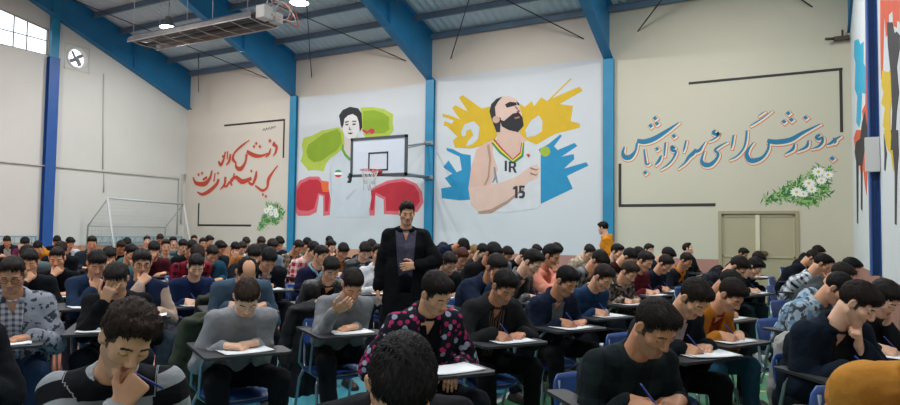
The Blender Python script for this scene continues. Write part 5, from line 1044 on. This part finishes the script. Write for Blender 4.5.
for i, (fls, lv, lab, sz) in enumerate(((DAISY[0], LEAFC[0], 'painted bunch of white daisies and green leaves beside the blue calligraphy', .12), (DAISY[1], LEAFC[1], 'painted bunch of white flowers and leaves under the red calligraphy', .13))):
    c0 = Vector((sum(p[0] for p in fls)/len(fls), 0, sum(p[1] for p in fls)/len(fls))); o = empty('painted_flowers', c0); tag(o, lab, 'painted flowers')
    for part, col, cnt, e in (('leaves', '#4f8f3a', 230, .001), ('leaves', '#2c6b35', 200, .0016), ('leaves', '#8fb46a', 80, .0022)):
        mb = MB()
        for k in range(cnt):
            # anywhere between two of the bunch's outline points
            a, b_ = rnd.choice(lv), rnd.choice(lv); t = rnd.random(); x = a[0]+(b_[0]-a[0])*t+rnd.gauss(0, .05); z = a[1]+(b_[1]-a[1])*t+rnd.gauss(0, .05)
            an = rnd.random()*6.28; L_ = rnd.uniform(.08, .20); w = L_*rnd.uniform(.12, .25); d = Vector((math.cos(an), 0, math.sin(an))); n = Vector((-d.z, 0, d.x)); c = Vector((x, -e-k*1e-6, z))-c0
            mb.bm.faces.new([mb.bm.verts.new(q) for q in (c-d*L_/2, c+n*w/2, c+d*L_/2, c-n*w/2)])
        mb.done(part, [mat(col, .8)], o)
    for (x, z) in fls:
        mb = MB(); r = sz*rnd.uniform(.8, 1.1)
        for k in range(11):
            a = k*6.2832/11; d = Vector((math.cos(a), 0, math.sin(a)*.85)); n = Vector((-d.z, 0, d.x)); c = Vector((x, -.003-k*2e-5, z))-c0
            mb.bm.faces.new([mb.bm.verts.new(q) for q in (c, c+d*r*.6+n*r*.2, c+d*r, c+d*r*.6-n*r*.2)])
        f = mb.done('daisy', [mat('#e4e4de', .7)], o)
        mb = MB(); mb.bm.faces.new([mb.bm.verts.new(Vector((x+r*.24*math.cos(k), -.0036, z+r*.24*math.sin(k)))-c0) for k in (0, .9, 1.8, 2.7, 3.6, 4.5, 5.4)]); mb.done('flower_centre', [mat('#cdb53a', .7)], f)
# ---------------------------------------------------------------- basketball hoop on the second column
hp = empty('basketball_hoop', (9.72, -.1, 2.9)); tag(hp, 'wall-mounted basketball backboard with black square, rim and torn net', 'basketball hoop')
bx0, bx1, bz0, bz1, by = 8.46, 10.14, 2.80, 3.78, -1.87; O = hp.location
sh = lambda *p: Vector(p)-O
mb = MB(); mb.box(sh(bx0, by, bz0), sh(bx1, by+.02, bz1)); bd = mb.done('backboard', [mat('#c3cad3', .3, noise=.02)], hp)
mb = MB()
for a in ((bx0, bz0, bx1, bz0+.05), (bx0, bz1-.05, bx1, bz1), (bx0, bz0, bx0+.05, bz1), (bx1-.05, bz0, bx1, bz1)): mb.box(sh(a[0]-.01, by-.012, a[1]-.01), sh(a[2]+.01, by+.03, a[3]+.01))
mb.done('border', [mat('#3c4248', .5)], bd)
mb = MB(); cx = 9.30
for a in ((cx-.3, 2.93, cx+.3, 2.97), (cx-.3, 3.36, cx+.3, 3.40), (cx-.3, 2.93, cx-.26, 3.40), (cx+.26, 2.93, cx+.3, 3.40)): mb.box(sh(a[0], by-.006, a[1]), sh(a[2], by, a[3]))
mb.done('target_square', [mat('#2c3036', .5)], bd)
mb = MB(); rc = (cx-.02, by-.33, 2.92)
mb.tube([sh(rc[0]+.225*math.cos(k*.3142), rc[1]+.225*math.sin(k*.3142), rc[2]) for k in range(20)], .011, 6, closed=True)
mb.box(sh(cx-.12, by-.12, 2.88), sh(cx+.12, by, 2.93)); mb.box(sh(cx-.12, by-.02, 2.82), sh(cx+.12, by, 2.95)); mb.done('rim', [mat('#b8414a', .5)], hp)
mb = MB()
for k in range(12):
    a = k*.5236; t = [(.225, 0), (.19, -.10), (.15, -.22), (.13, -.34 if k % 3 else -.5)]
    for sgn in (1, -1): mb.tube([sh(rc[0]+r_*math.cos(a+sgn*i*.26), rc[1]+r_*math.sin(a+sgn*i*.26), rc[2]+z_) for i, (r_, z_) in enumerate(t)], .0045, 4)
mb.done('net', [mat('#d5cfc9', .8)], hp)
for (a, b_, r_, nm) in (((bx1-.1, by+.02, 3.45), (9.75, -.1, 3.83), .02, 'upper_arm'), ((bx0+.4, by+.02, 3.45), (9.68, -.1, 3.83), .02, 'upper_arm'), ((cx+.1, by+.02, 2.9), (9.72, -.1, 2.9), .045, 'lower_arm'), ((bx0+.1, by+.02, 2.85), (9.70, -.1, 2.92), .022, 'lower_arm'), ((bx1-.1, by+.02, 2.85), (9.74, -.1, 2.92), .022, 'lower_arm')):
    mb = MB(); mb.tube([sh(*a), sh(*b_)], r_, 8); mb.done(nm, [mat('#8f9aa2', .4, .4)], hp)
mb = MB()
for z in (2.9, 3.83): mb.box(sh(9.58, -.14, z-.05), sh(9.86, -.10, z+.05))
mb.done('wall_plate', [mat('#8d9499', .4, .4)], hp)
mb = MB(); mb.box(sh(bx0-.06, by-.02, 2.68), sh(bx0+.02, by+.03, 2.90), bev=.01); mb.done('end_clamp', [dark], hp)
# ---------------------------------------------------------------- radiant heater below the roof
ht = empty('radiant_heater', (6.2, -4.78, 6.07)); tag(ht, 'long tube radiant heater hung under the roof beside the second rafter', 'heater')
HL = 2.05
mb = MB(); prof = [(-.42, -.10), (-.40, .0), (-.22, .12), (.22, .12), (.40, .0), (.42, -.10), (.405, -.10), (.385, -.005), (.21, .105), (-.21, .105), (-.385, -.005), (-.405, -.10)]
mb.prism(prof, lambda u, v, d: Vector((-HL+d, u, v)), HL*2); mb.done('reflector', [mat('#918e8e', .35, .7, noise=.2, nscale=5.)], ht)
mb = MB(); mb.tube([(-HL-.05, -.2, -.01), (HL+.2, -.2, -.01)], .05, 10); mb.tube([(-HL-.05, .2, -.01), (HL+.2, .2, -.01)], .05, 10); mb.tube([(-HL-.05, -.2, -.01), (-HL-.15, 0, -.01), (-HL-.05, .2, -.01)], .05, 10)
mb.done('heating_tubes', [mat('#55504f', .6, .3)], ht)
mb = MB()
for k in range(8): x = -HL+.1+k*(2*HL-.2)/7; mb.tube([(x, -.41, -.09), (x, 0, -.12), (x, .41, -.09)], .010, 5)
for s_ in (-1, 1): mb.tube([(-HL, s_*.41, -.11), (HL, s_*.41, -.11)], .014, 5)
mb.done('guard_bars', [mat('#c6c4c0', .4, .5)], ht)
for k, x in enumerate((-1.9, 0, 1.9)):
    for s_ in (-1, 1):
        mb = MB(); zt = zr(-4.78+s_*.36)-6.07-.2; mb.tube([(x, s_*.36, 0), (x, s_*.36, zt)], .007, 5); mb.done('hanging_chain', [steel], ht)
mb = MB(); mb.box((HL+.05, -.32, -.12), (HL+.30, -.05, .16), bev=.01); mb.box((HL+.05, .06, -.1), (HL+.26, .30, .12), bev=.01); mb.done('burner_box', [mat('#b9b9b6', .5)], ht)
mb = MB()
for k in range(4):
    a = [(HL+.2, -.2+.1*k, .1), (HL+.45+.05*k, -.3+.15*k, .25), (HL+.8, -.1+.1*k, .05-.1*k), (HL+.6, 0, -.15), (HL+.3, .1*k-.1, 0)]
    mb.tube([tuple(v) for v in smooth_stroke([Vector(q) for q in a], 5)], .012, 5, mi=k % 2)
mb.done('cables', [mat('#b9b2a8', .6), mat('#a5563a', .6)], ht)
# high-bay lamps
lamp_first = None
LP = [(3.3, -3.4), (7.85, -3.25), (12.4, -3.3), (16.9, -3.3), (3.3, -8.6), (7.85, -8.6), (12.4, -8.6), (16.9, -8.6), (7.85, -13.8), (12.4, -13.8), (16.9, -13.8)]
lm = mat('#ffffff', .3, emit=('#f6fbff', 26.)); body = mat('#7d8488', .4, .5)
for i, (x, y) in enumerate(LP):
    z = 6.95 if y > -8 else 7.6; lo = empty('ceiling_lamp', (x, y, z))
    if i < 2: tag(lo, ('lit round high-bay lamp left of the heater, under the roof', 'lit round high-bay lamp at the heater cable end')[i], 'lamp', 'high-bay lamps')
    else: tag(lo, 'lit round high-bay lamp hanging from the roof outside the picture', 'lamp', 'high-bay lamps out of frame')
    mb = MB()
    pr = [(.07, .30), (.09, .26), (.11, .15), (.23, .03), (.24, 0)]; n = 20; prev = None
    for r_, z_ in pr:
        ring = [mb.bm.verts.new((r_*math.cos(k*6.2832/n), r_*math.sin(k*6.2832/n), z_)) for k in range(n)]
        if prev:
            for k in range(n): mb.bm.faces.new((prev[k], prev[(k+1) % n], ring[(k+1) % n], ring[k]))
        else: mb.bm.faces.new(ring)
        prev = ring
    mb.done('lamp_shade', [body], lo)
    mb = MB(); mb.bm.faces.new([mb.bm.verts.new((.22*math.cos(k*6.2832/n), .22*math.sin(k*6.2832/n), .005)) for k in range(n)]); mb.done('diffuser', [lm], lo)
    mb = MB(); mb.tube([(0, 0, .28), (0, 0, zr(y)-z-.1)], .012, 6); mb.done('hanging_rod', [steel], lo)
    ld = bpy.data.lights.new('lamp_light', 'AREA'); ld.shape = 'DISK'; ld.size = .4; ld.energy = LAMP; ld.color = (.96, .98, 1.); ll = bpy.data.objects.new('lamp_light', ld); C.objects.link(ll); ll.parent = lo; ll.location = (0, 0, -.03)
# ---------------------------------------------------------------- tablet-arm chairs
chair_blue = mat('#234a8a', .4, noise=.05); tube_m = mat('#8b98a4', .35, .6); tab_m = mat('#2a2b2e', .45, noise=.1, nscale=12.); tab_e = mat('#3a3d42', .5)
CH = .10
def shell(fn, nu, nv, th):
    """a thin curved panel"""
    bm = bmesh.new(); g_ = [[bm.verts.new(fn(i/nu, j/nv)) for j in range(nv+1)] for i in range(nu+1)]
    for i in range(nu):
        for j in range(nv): bm.faces.new((g_[i][j], g_[i+1][j], g_[i+1][j+1], g_[i][j+1])).smooth = True
    bmesh.ops.recalc_face_normals(bm, faces=bm.faces); bmesh.ops.solidify(bm, geom=bm.faces[:], thickness=th); me = bpy.data.meshes.new('panel'); bm.to_mesh(me); bm.free(); return me
def rc_(u, n=6): return 1-abs(2*u-1)**n
seat_me = shell(lambda u, v: Vector(((u-.5)*.42, (v-.5)*.42*(.75+.25*rc_(u, 4))-.02, .435-.02*(1-(2*u-1)**2)-.015*max(0, v-.8)*5)), 12, 12, .012); seat_me.materials.append(chair_blue)
back_me = shell(lambda u, v: Vector(((u-.5)*.40*(.86+.14*rc_(v, 4)), -.20-.04*(1-(2*u-1)**2)-.05*v, .58+.21*v)), 12, 8, .010); back_me.materials.append(chair_blue)
def mesh_of(mb, mats):
    bmesh.ops.recalc_face_normals(mb.bm, faces=mb.bm.faces); me = bpy.data.meshes.new('part'); mb.bm.to_mesh(me); mb.bm.free()
    for m in mats: me.materials.append(m)
    return me
leg_me = []
for s_ in (-1, 1):
    leg_me.append(mesh_of(MB().tube([(s_*.19, .16, .41), (s_*.215, .20, .36), (s_*.225, .25, .0)], .0115, 7), [tube_m]))
    leg_me.append(mesh_of(MB().tube([(s_*.19, -.19, .41), (s_*.215, -.22, .34), (s_*.225, -.33, .0)], .0115, 7), [tube_m]))
mb = MB(); 
for s_ in (-1, 1): mb.tube([(s_*.19, .16, .41), (s_*.19, -.16, .41), (s_*.18, -.215, .46), (s_*.175, -.235, .62), (s_*.165, -.25, .76)], .0115, 7)
mb.tube([(-.2, .15, .405), (.2, .15, .405)], .010, 6); mb.tube([(-.2, -.18, .405), (.2, -.18, .405)], .010, 6); frame_me = mesh_of(mb, [tube_m])
mb = MB(); mb.tube([(.19, .14, .41), (.255, .16, .46), (.256, .22, .66), (.25, .30, .735)], .0115, 7); mb.tube([(.19, -.16, .41), (.25, -.12, .48), (.255, -.06, .66), (.25, .0, .735)], .0115, 7); mb.tube([(.25, .0, .733), (.25, .30, .733), (.0, .38, .733)], .010, 6); sup_me = mesh_of(mb, [tube_m])
tp = [(-.22, .31), (-.20, .29), (.13, .28), (.17, .23), (.19, -.06), (.205, -.08), (.275, -.08), (.29, -.06), (.29, .51), (.27, .53), (-.19, .53), (-.22, .50)]
tab_me = mesh_of(MB().prism(tp, lambda u, v, d: Vector((u, v-.04, .735+d)), .016), [tab_m])
def chair(x, y, rz, s, label):
    c = empty('writing_chair', (x, y, 0), rz); tag(c, label, 'chair', 'tablet-arm chairs in the exam rows')
    for nm, me in (('seat', seat_me), ('backrest', back_me), ('frame', frame_me), ('tablet', tab_me), ('tablet_support', sup_me)):
        o = bpy.data.objects.new(nm, me); C.objects.link(o); o.parent = c
    for me in leg_me:
        o = bpy.data.objects.new('leg', me); C.objects.link(o); o.parent = c
    return c
# ---------------------------------------------------------------- papers and pens
m, nt, b = newmat('paper'); tc = N(nt, 'ShaderNodeTexCoord'); sp = N(nt, 'ShaderNodeSeparateXYZ'); nt.links.new(tc.outputs['Object'], sp.inputs[0])
b.inputs['Base Color'].default_value = lin('#dfe2e4'); b.inputs['Roughness'].default_value = .7; paper_m = m
def paper_mesh(seed, n=1):
    r = random.Random(seed); mb = MB()
    for k in range(n):
        a = r.uniform(-.12, .12)*k; M_ = Matrix.Translation((r.uniform(-.03, .03)*k, r.uniform(-.02, .02)*k, .0022*k))@Matrix.Rotation(a, 4, 'Z'); g_ = []
        c = r.uniform(.003, .009)
        for i in range(7):
            g_.append([[mb.bm.verts.new(M_@Vector(((i/6-.5)*.297, (j/4-.5)*.21, .001+dz+c*abs(i/3-1)**3))) for j in range(5)] for dz in (0, .0016)])
        for i in range(6):
            for j in range(4):
                for q in (0, 1): mb.bm.faces.new((g_[i][q][j], g_[i+1][q][j], g_[i+1][q][j+1], g_[i][q][j+1])).smooth = True
            for j in (0, 4): mb.bm.faces.new((g_[i][0][j], g_[i+1][0][j], g_[i+1][1][j], g_[i][1][j]))
        for i in (0, 6):
            for j in range(4): mb.bm.faces.new((g_[i][0][j], g_[i][0][j+1], g_[i][1][j+1], g_[i][1][j]))
    return mesh_of(mb, [paper_m])
papers = [paper_mesh(1, 1), paper_mesh(2, 2), paper_mesh(3, 3)]
pen_me = MB(); pen_me.tube([(0, 0, 0), (0, 0, .012), (0, 0, .12), (0, 0, .142)], [.0015, .0045, .0045, .004], 8); pen_me = mesh_of(pen_me, [mat('#1d3480', .35)])
# ---------------------------------------------------------------- people
skins = ['#bd8563', '#cf9a78', '#ddb093']
def skinset(i):
    k = ('skin', i)
    if k not in _m:
        c = skins[i]; st = ['#a07458', '#b5886c', '#c79c82'][i]
        _m[k] = [mat(c, .5, noise=.08, nscale=14., key=('sk', i)), mat(st, .6, noise=.1, nscale=30., key=('st', i)), mat('#a0625a', .5), mat('#c9c4be', .3), mat('#1a1412', .5)]
    return _m[k]
def hairmat(c):
    k = ('hair', c)
    if k in _m: return _m[k]
    m, nt, b = newmat('hair'); _m[k] = m; tc = N(nt, 'ShaderNodeTexCoord'); mp = N(nt, 'ShaderNodeMapping'); mp.inputs['Scale'].default_value = (9, 1.5, 2.5); nt.links.new(tc.outputs['Object'], mp.inputs[0])
    n = N(nt, 'ShaderNodeTexNoise', Scale=24., Detail=6., Distortion=1.2); nt.links.new(mp.outputs[0], n.inputs['Vector']); r = N(nt, 'ShaderNodeMapRange'); nt.links.new(n.outputs[0], r.inputs[0]); r.inputs[1].default_value = .3; r.inputs[2].default_value = .7; r.inputs[3].default_value = .4; r.inputs[4].default_value = 1.35
    x = N(nt, 'ShaderNodeVectorMath', operation='SCALE'); x.inputs[0].default_value = lin(c)[:3]; nt.links.new(r.outputs[0], x.inputs['Scale']); nt.links.new(x.outputs[0], b.inputs['Base Color']); b.inputs['Roughness'].default_value = .6; b.inputs['Specular IOR Level'].default_value = .15
    bump(nt, b, n.outputs[0], .5, .004); return m
cache = {}
def get(k, fn):
    if k not in cache: cache[k] = fn()
    return cache[k]
def put(name, me, parent, mats, M_=None):
    o = bpy.data.objects.new(name, me); C.objects.link(o); o.parent = parent
    while len(me.materials) < len(mats): me.materials.append(None)
    for i, mm in enumerate(mats): o.material_slots[i].link = 'OBJECT'; o.material_slots[i].material = mm
    if M_ is not None: o.matrix_local = M_
    return o
def glasses(parent, M_):
    mb = MB()
    for s_ in (-1, 1):
        mb.tube([(s_*.032+.024*math.cos(k*.5236), .100-.003*abs(math.cos(k*.5236)), .0+.018*math.sin(k*.5236)) for k in range(12)], .0022, 5, closed=True)
        mb.tube([(s_*.056, .098, .004), (s_*.079, .06, .006), (s_*.083, -.005, .004)], .002, 5)
    mb.tube([(-.009, .102, .004), (.009, .102, .004)], .002, 5)
    o = mb.done('glasses', [mat('#1c1c20', .3)], parent); o.matrix_local = M_; return o
TOPN = {'sweater': 'sweater', 'jacket': 'jacket', 'hoodie': 'hoodie', 'coat': 'overcoat', 'vest': 'vest', 'shirt': 'shirt', 'leather': 'jacket'}
for (key, x, y, az, pose, top, tm, inner, tr, hair, near, desc, phrase, ex) in PEOPLE:
    stand = ex.get('stand'); s = 1.0 if not stand else ex.get('s', 1.0)
    rd = random.Random(key); ps = Pose(**pose); rz = math.radians(az-90)
    pk = (repr(sorted(pose.items())))
    fine = {2: .0042, 1: .0055, 0: .0075}[near]; tres = {2: .0085, 1: .011, 0: .015}[near]
    bme = get((pk, 'b', fine), lambda: build_body(ps, fine, {2: .011, 1: .014, 0: .018}[near]))
    hcol = ex.get('hm', rd.choice(('#1a1411', '#15110f', '#201814', '#110f0f')))
    sk = skinset(ex.get('sk', rd.choice((0, 1, 1, 2))))+[mat('#3b2a22' if hcol != '#8a6a44' else '#8a6a50', .75, noise=.2, nscale=60., key='fade'+str(hcol == '#8a6a44'))]
    p = bpy.data.objects.new('person', bme); C.objects.link(p); p.location = (x, y, 0); p.rotation_euler[2] = rz; p.scale = (S_[key],)*3
    while len(bme.materials) < 6: bme.materials.append(None)
    for i, mm in enumerate(sk): p.material_slots[i].link = 'OBJECT'; p.material_slots[i].material = mm
    who = 'student' if key != 's1' else 'man'
    tag(p, who+' in '+desc+(', '+phrase if phrase else ''), 'person', None if stand else 'students seated at the exam')
    sd = 1 if not near else rd.randint(1, 99)
    put(TOPN[top], get((pk, top, tres, sd), lambda: build_top(ps, top, tres, sd)), p, [fabric(tm)])
    if top in ('jacket', 'leather', 'coat', 'vest'):
        if 'sleeves' in ex:
            put('shirt', get((pk, 'shirt', tres, sd), lambda: build_top(ps, 'sweater', tres, sd)), p, [fabric(ex['sleeves'])])
        else: put('shirt', get((pk, 'inner', tres), lambda: build_top(ps, 'inner', tres, 3)), p, [fabric(inner)])
    if 'collar' in ex:
        mb = MB(); R_ = ps.Rt; c0 = ps.c7; pts = []
        for k in range(15):
            t = math.radians(-240+k*21.5); q = c0+R_@np.array([.083*math.cos(t), .086*math.sin(t)+.008, .012-.03*max(0, math.sin(t))]); pts.append(tuple(q))
        pts = [tuple(c0+R_@np.array([-.05, .125, -.14]))]+pts[::-1]+[tuple(c0+R_@np.array([.05, .125, -.14]))]
        mb.tube(pts, .016, 7); mb.done('collar', [fabric(ex['collar'])], p)
    put('trousers', get((repr((ps.knee, ps.ank, bool(near == 2))),), lambda: build_trousers(ps, .011 if near == 2 else .015)), p, [fabric(tr)])
    shc = rd.choice(('#141414', '#1d1a18', '#3a3a3c', '#2a2018', '#b9b9b9'))
    for an, sx in zip(ps.ank, (1, -1)): put('shoe', get(('shoe', repr(an)), lambda: build_shoe(an, sx)), p, [mat(shc, .5)])
    M_ = Matrix.Identity(4)
    for r in range(3):
        for c in range(3): M_[r][c] = float(ps.Rh[r, c])*HS
        M_[r][3] = float(ps.H[r])
    hk = hair if hair != 'short' or near == 2 else rd.choice(('short', 'short', 'quiff', 'fringe', 'short'))
    put('hair', get(('hair', hk, near == 2), lambda: build_hair(hk, .0036 if near == 2 else .006)), p, [hairmat(hcol)], M_)
    if ex.get('glasses'): glasses(p, M_)
    if ex.get('watch'):
        (S0, E0, W0) = ps.arm[1]; v = nrm(W0-E0); c = W0-v*.012; u = nrm(np.cross(v, (0, 0, 1))); w_ = np.cross(u, v); mb = MB()
        mb.tube([tuple(c+(u*math.cos(k*.5236)*.033+w_*math.sin(k*.5236)*.030)) for k in range(12)], .008, 6, closed=True); mb.tube([tuple(c+w_*.028), tuple(c+w_*.038)], .018, 12); mb.done('watch', [mat('#17181c', .3)], p)
    wm = Matrix.Translation((x, y, 0))@Matrix.Rotation(rz, 4, 'Z')@Matrix.Scale(S_[key], 4)
    if not stand:
        ch = ex.get('ch', CH)*S_[key]; c = chair(x-math.sin(rz)*ch, y+math.cos(rz)*ch, rz, 1, 'blue chair of the student in '+desc)
        c.scale = (S_[key],)*3
        if near or key in ('l29', 'e11', 'c1', 'n24', 'n25', 'e12', 'n27', 'd5'):
            if key == 'n11': lp = Matrix.Translation((.02, .42, .70*1))@Matrix.Rotation(.1, 4, 'Z')@Matrix.Rotation(-.1, 4, 'X')
            lp = Matrix.Translation((rd.uniform(-.03, .05), rd.uniform(.415, .45), .752))@Matrix.Rotation(rd.uniform(-.15, .15), 4, 'Z')
            pme = rd.choice(papers); o = bpy.data.objects.new('exam_paper', pme); C.objects.link(o); o.matrix_world = wm@lp
            tag(o, 'white exam paper on the tablet of the student in '+desc if len(desc.split()) < 7 else 'exam paper before the student in '+desc, 'paper', 'exam papers on the tablets')
    if 'pen' in ex or (near and pose.get('rh') == 'write'):
        hi_ = 0 if pose.get('rh') in ('write', 'mouth', 'chin') else 1
        Wp, f_, n_, cu, sx = ps.hand[hi_]; t_ = np.cross(f_, n_)*sx
        if ex.get('pen') == 'mouth': a = Wp+f_*.10+n_*.035+t_*.045; d = nrm(-t_*1+f_*.2)
        else: a = np.array([0, 0, 0.])+Wp+f_*.135+n_*.055+t_*.018; a[2] = .757/1; d = nrm((Wp+f_*.05+t_*.045+np.array([0, 0, .03]))-a)
        q = Vector((0, 0, 1)).rotation_difference(Vector(d)).to_matrix().to_4x4(); o = bpy.data.objects.new('pen', pen_me); C.objects.link(o); o.matrix_world = wm@Matrix.Translation(Vector(a))@q
        tag(o, 'blue pen held by the student in '+desc, 'pen', 'pens in the students hands')
# ---------------------------------------------------------------- coats hung over chair backs
def coat_over(x, y, az, col, label, seed, length=.62, side=0., wid=1.):
    r = np.random.RandomState(seed); a = [axis(-.42, .42, .011, [], .011), axis(-.62, .02, .011, [], .011), axis(.08, 1.0, .011, [], .011)]; Fd = Field(*a)
    zb = .86-length
    for i in range(9):
        u = (-.17+.0425*i)*wid+side; w = .016+.010*r.rand(); j = .02*r.rand()
        Fd.cap((u, -.30, .81), (u*1.1, -.34-j, zb+.04*r.rand()), w, w*1.35, k=.03); Fd.cap((u, -.30, .82), (u, -.245, .82), w, w, k=.03)
    for sx in (1, -1): Fd.cap((sx*.17*wid+side, -.30, .78), (sx*.21*wid+side, -.33, .56), .042, .040, k=.03); Fd.cap((sx*.21*wid+side, -.33, .56), (sx*.20*wid+side, -.32, .34), .040, .034, k=.03)
    Fd.cap((-.10*wid+side, -.29, .84), (.10*wid+side, -.29, .84), .028, .028, k=.03); Fd.wob(.008, 26, seed); Fd.wob(.003, 80, seed+1)
    P_, F_, _ = Fd.mesh(); me = npmesh('draped_coat', P_, F_); me.materials.append(fabric(col)); o = bpy.data.objects.new('draped_coat', me); C.objects.link(o); o.location = (x, y, 0); o.rotation_euler[2] = math.radians(az-90); tag(o, label, 'coat')
pos = {k[0]: k for k in PEOPLE}
for key, col, lab, sd, ln in (('n8', '#3c4236', 'olive green coat hung over the chair back behind the light grey sweater', 1, .74), ('n10', '#2e2f31', 'dark grey coat hanging on the chair behind the mid grey sweater', 2, .70), ('r1', '#9b9a96', 'pale grey coat hung on the chair behind the dark navy padded jacket', 3, .66), ('n9', '#33342c', 'dark brown coat hanging on the chair behind the thinning crown', 6, .7)):
    k = pos[key]; a_ = math.radians(k[3]); ch = k[-1].get('ch', CH); coat_over(k[1]+math.cos(a_)*ch, k[2]+math.sin(a_)*ch, k[3], col, lab, sd, ln, .08 if key != 'r1' else .0, 1. if key != 'r1' else .45)
# ---------------------------------------------------------------- daylight, camera
w = bpy.data.worlds.new('sky'); sc.world = w; w.use_nodes = True; nt = w.node_tree; bg = nt.nodes['Background']
tc = N(nt, 'ShaderNodeTexCoord'); sx = N(nt, 'ShaderNodeSeparateXYZ'); nt.links.new(tc.outputs['Generated'], sx.inputs[0]); rp = N(nt, 'ShaderNodeValToRGB'); nt.links.new(sx.outputs['Z'], rp.inputs[0])
rp.color_ramp.elements[0].color = (.62, .62, .60, 1); rp.color_ramp.elements[1].color = (.80, .90, 1.0, 1); rp.color_ramp.elements[1].position = .5
# brighter sky on the side of the gable windows
mr = N(nt, 'ShaderNodeMapRange'); nt.links.new(sx.outputs['X'], mr.inputs[0]); mr.inputs[1].default_value = -.3; mr.inputs[2].default_value = -.8; mr.inputs[3].default_value = 1.; mr.inputs[4].default_value = 2.2
vm = N(nt, 'ShaderNodeVectorMath', operation='SCALE'); nt.links.new(rp.outputs[0], vm.inputs[0]); nt.links.new(mr.outputs[0], vm.inputs['Scale'])
nt.links.new(vm.outputs[0], bg.inputs[0]); bg.inputs[1].default_value = WORLD
cd = bpy.data.cameras.new('camera'); co = bpy.data.objects.new('camera', cd); C.objects.link(co); sc.camera = co
cd.sensor_width = 36; cd.sensor_fit = 'HORIZONTAL'; cd.lens = 644.7/900*36; cd.clip_start = .05; cd.clip_end = 200
yw, pt, rl = math.radians(28.4568), math.radians(2.7398), math.radians(-.7287)
Fv = Vector((-math.sin(yw)*math.cos(pt), math.cos(yw)*math.cos(pt), math.sin(pt))); R0 = Vector((math.cos(yw), math.sin(yw), 0)); U0 = R0.cross(Fv)
Rv = R0*math.cos(rl)-U0*math.sin(rl); Uv = R0*math.sin(rl)+U0*math.cos(rl)
M_ = Matrix.Identity(4)
for i in range(3): M_[i][0] = Rv[i]; M_[i][1] = Uv[i]; M_[i][2] = -Fv[i]
M_.translation = Vector((18.492, -15.052, 1.4)); co.matrix_world = M_
vs = sc.view_settings; vs.view_transform = 'Standard'; vs.look = 'None'; vs.gamma = 1; vs.use_curve_mapping = False; vs.exposure = EXPO
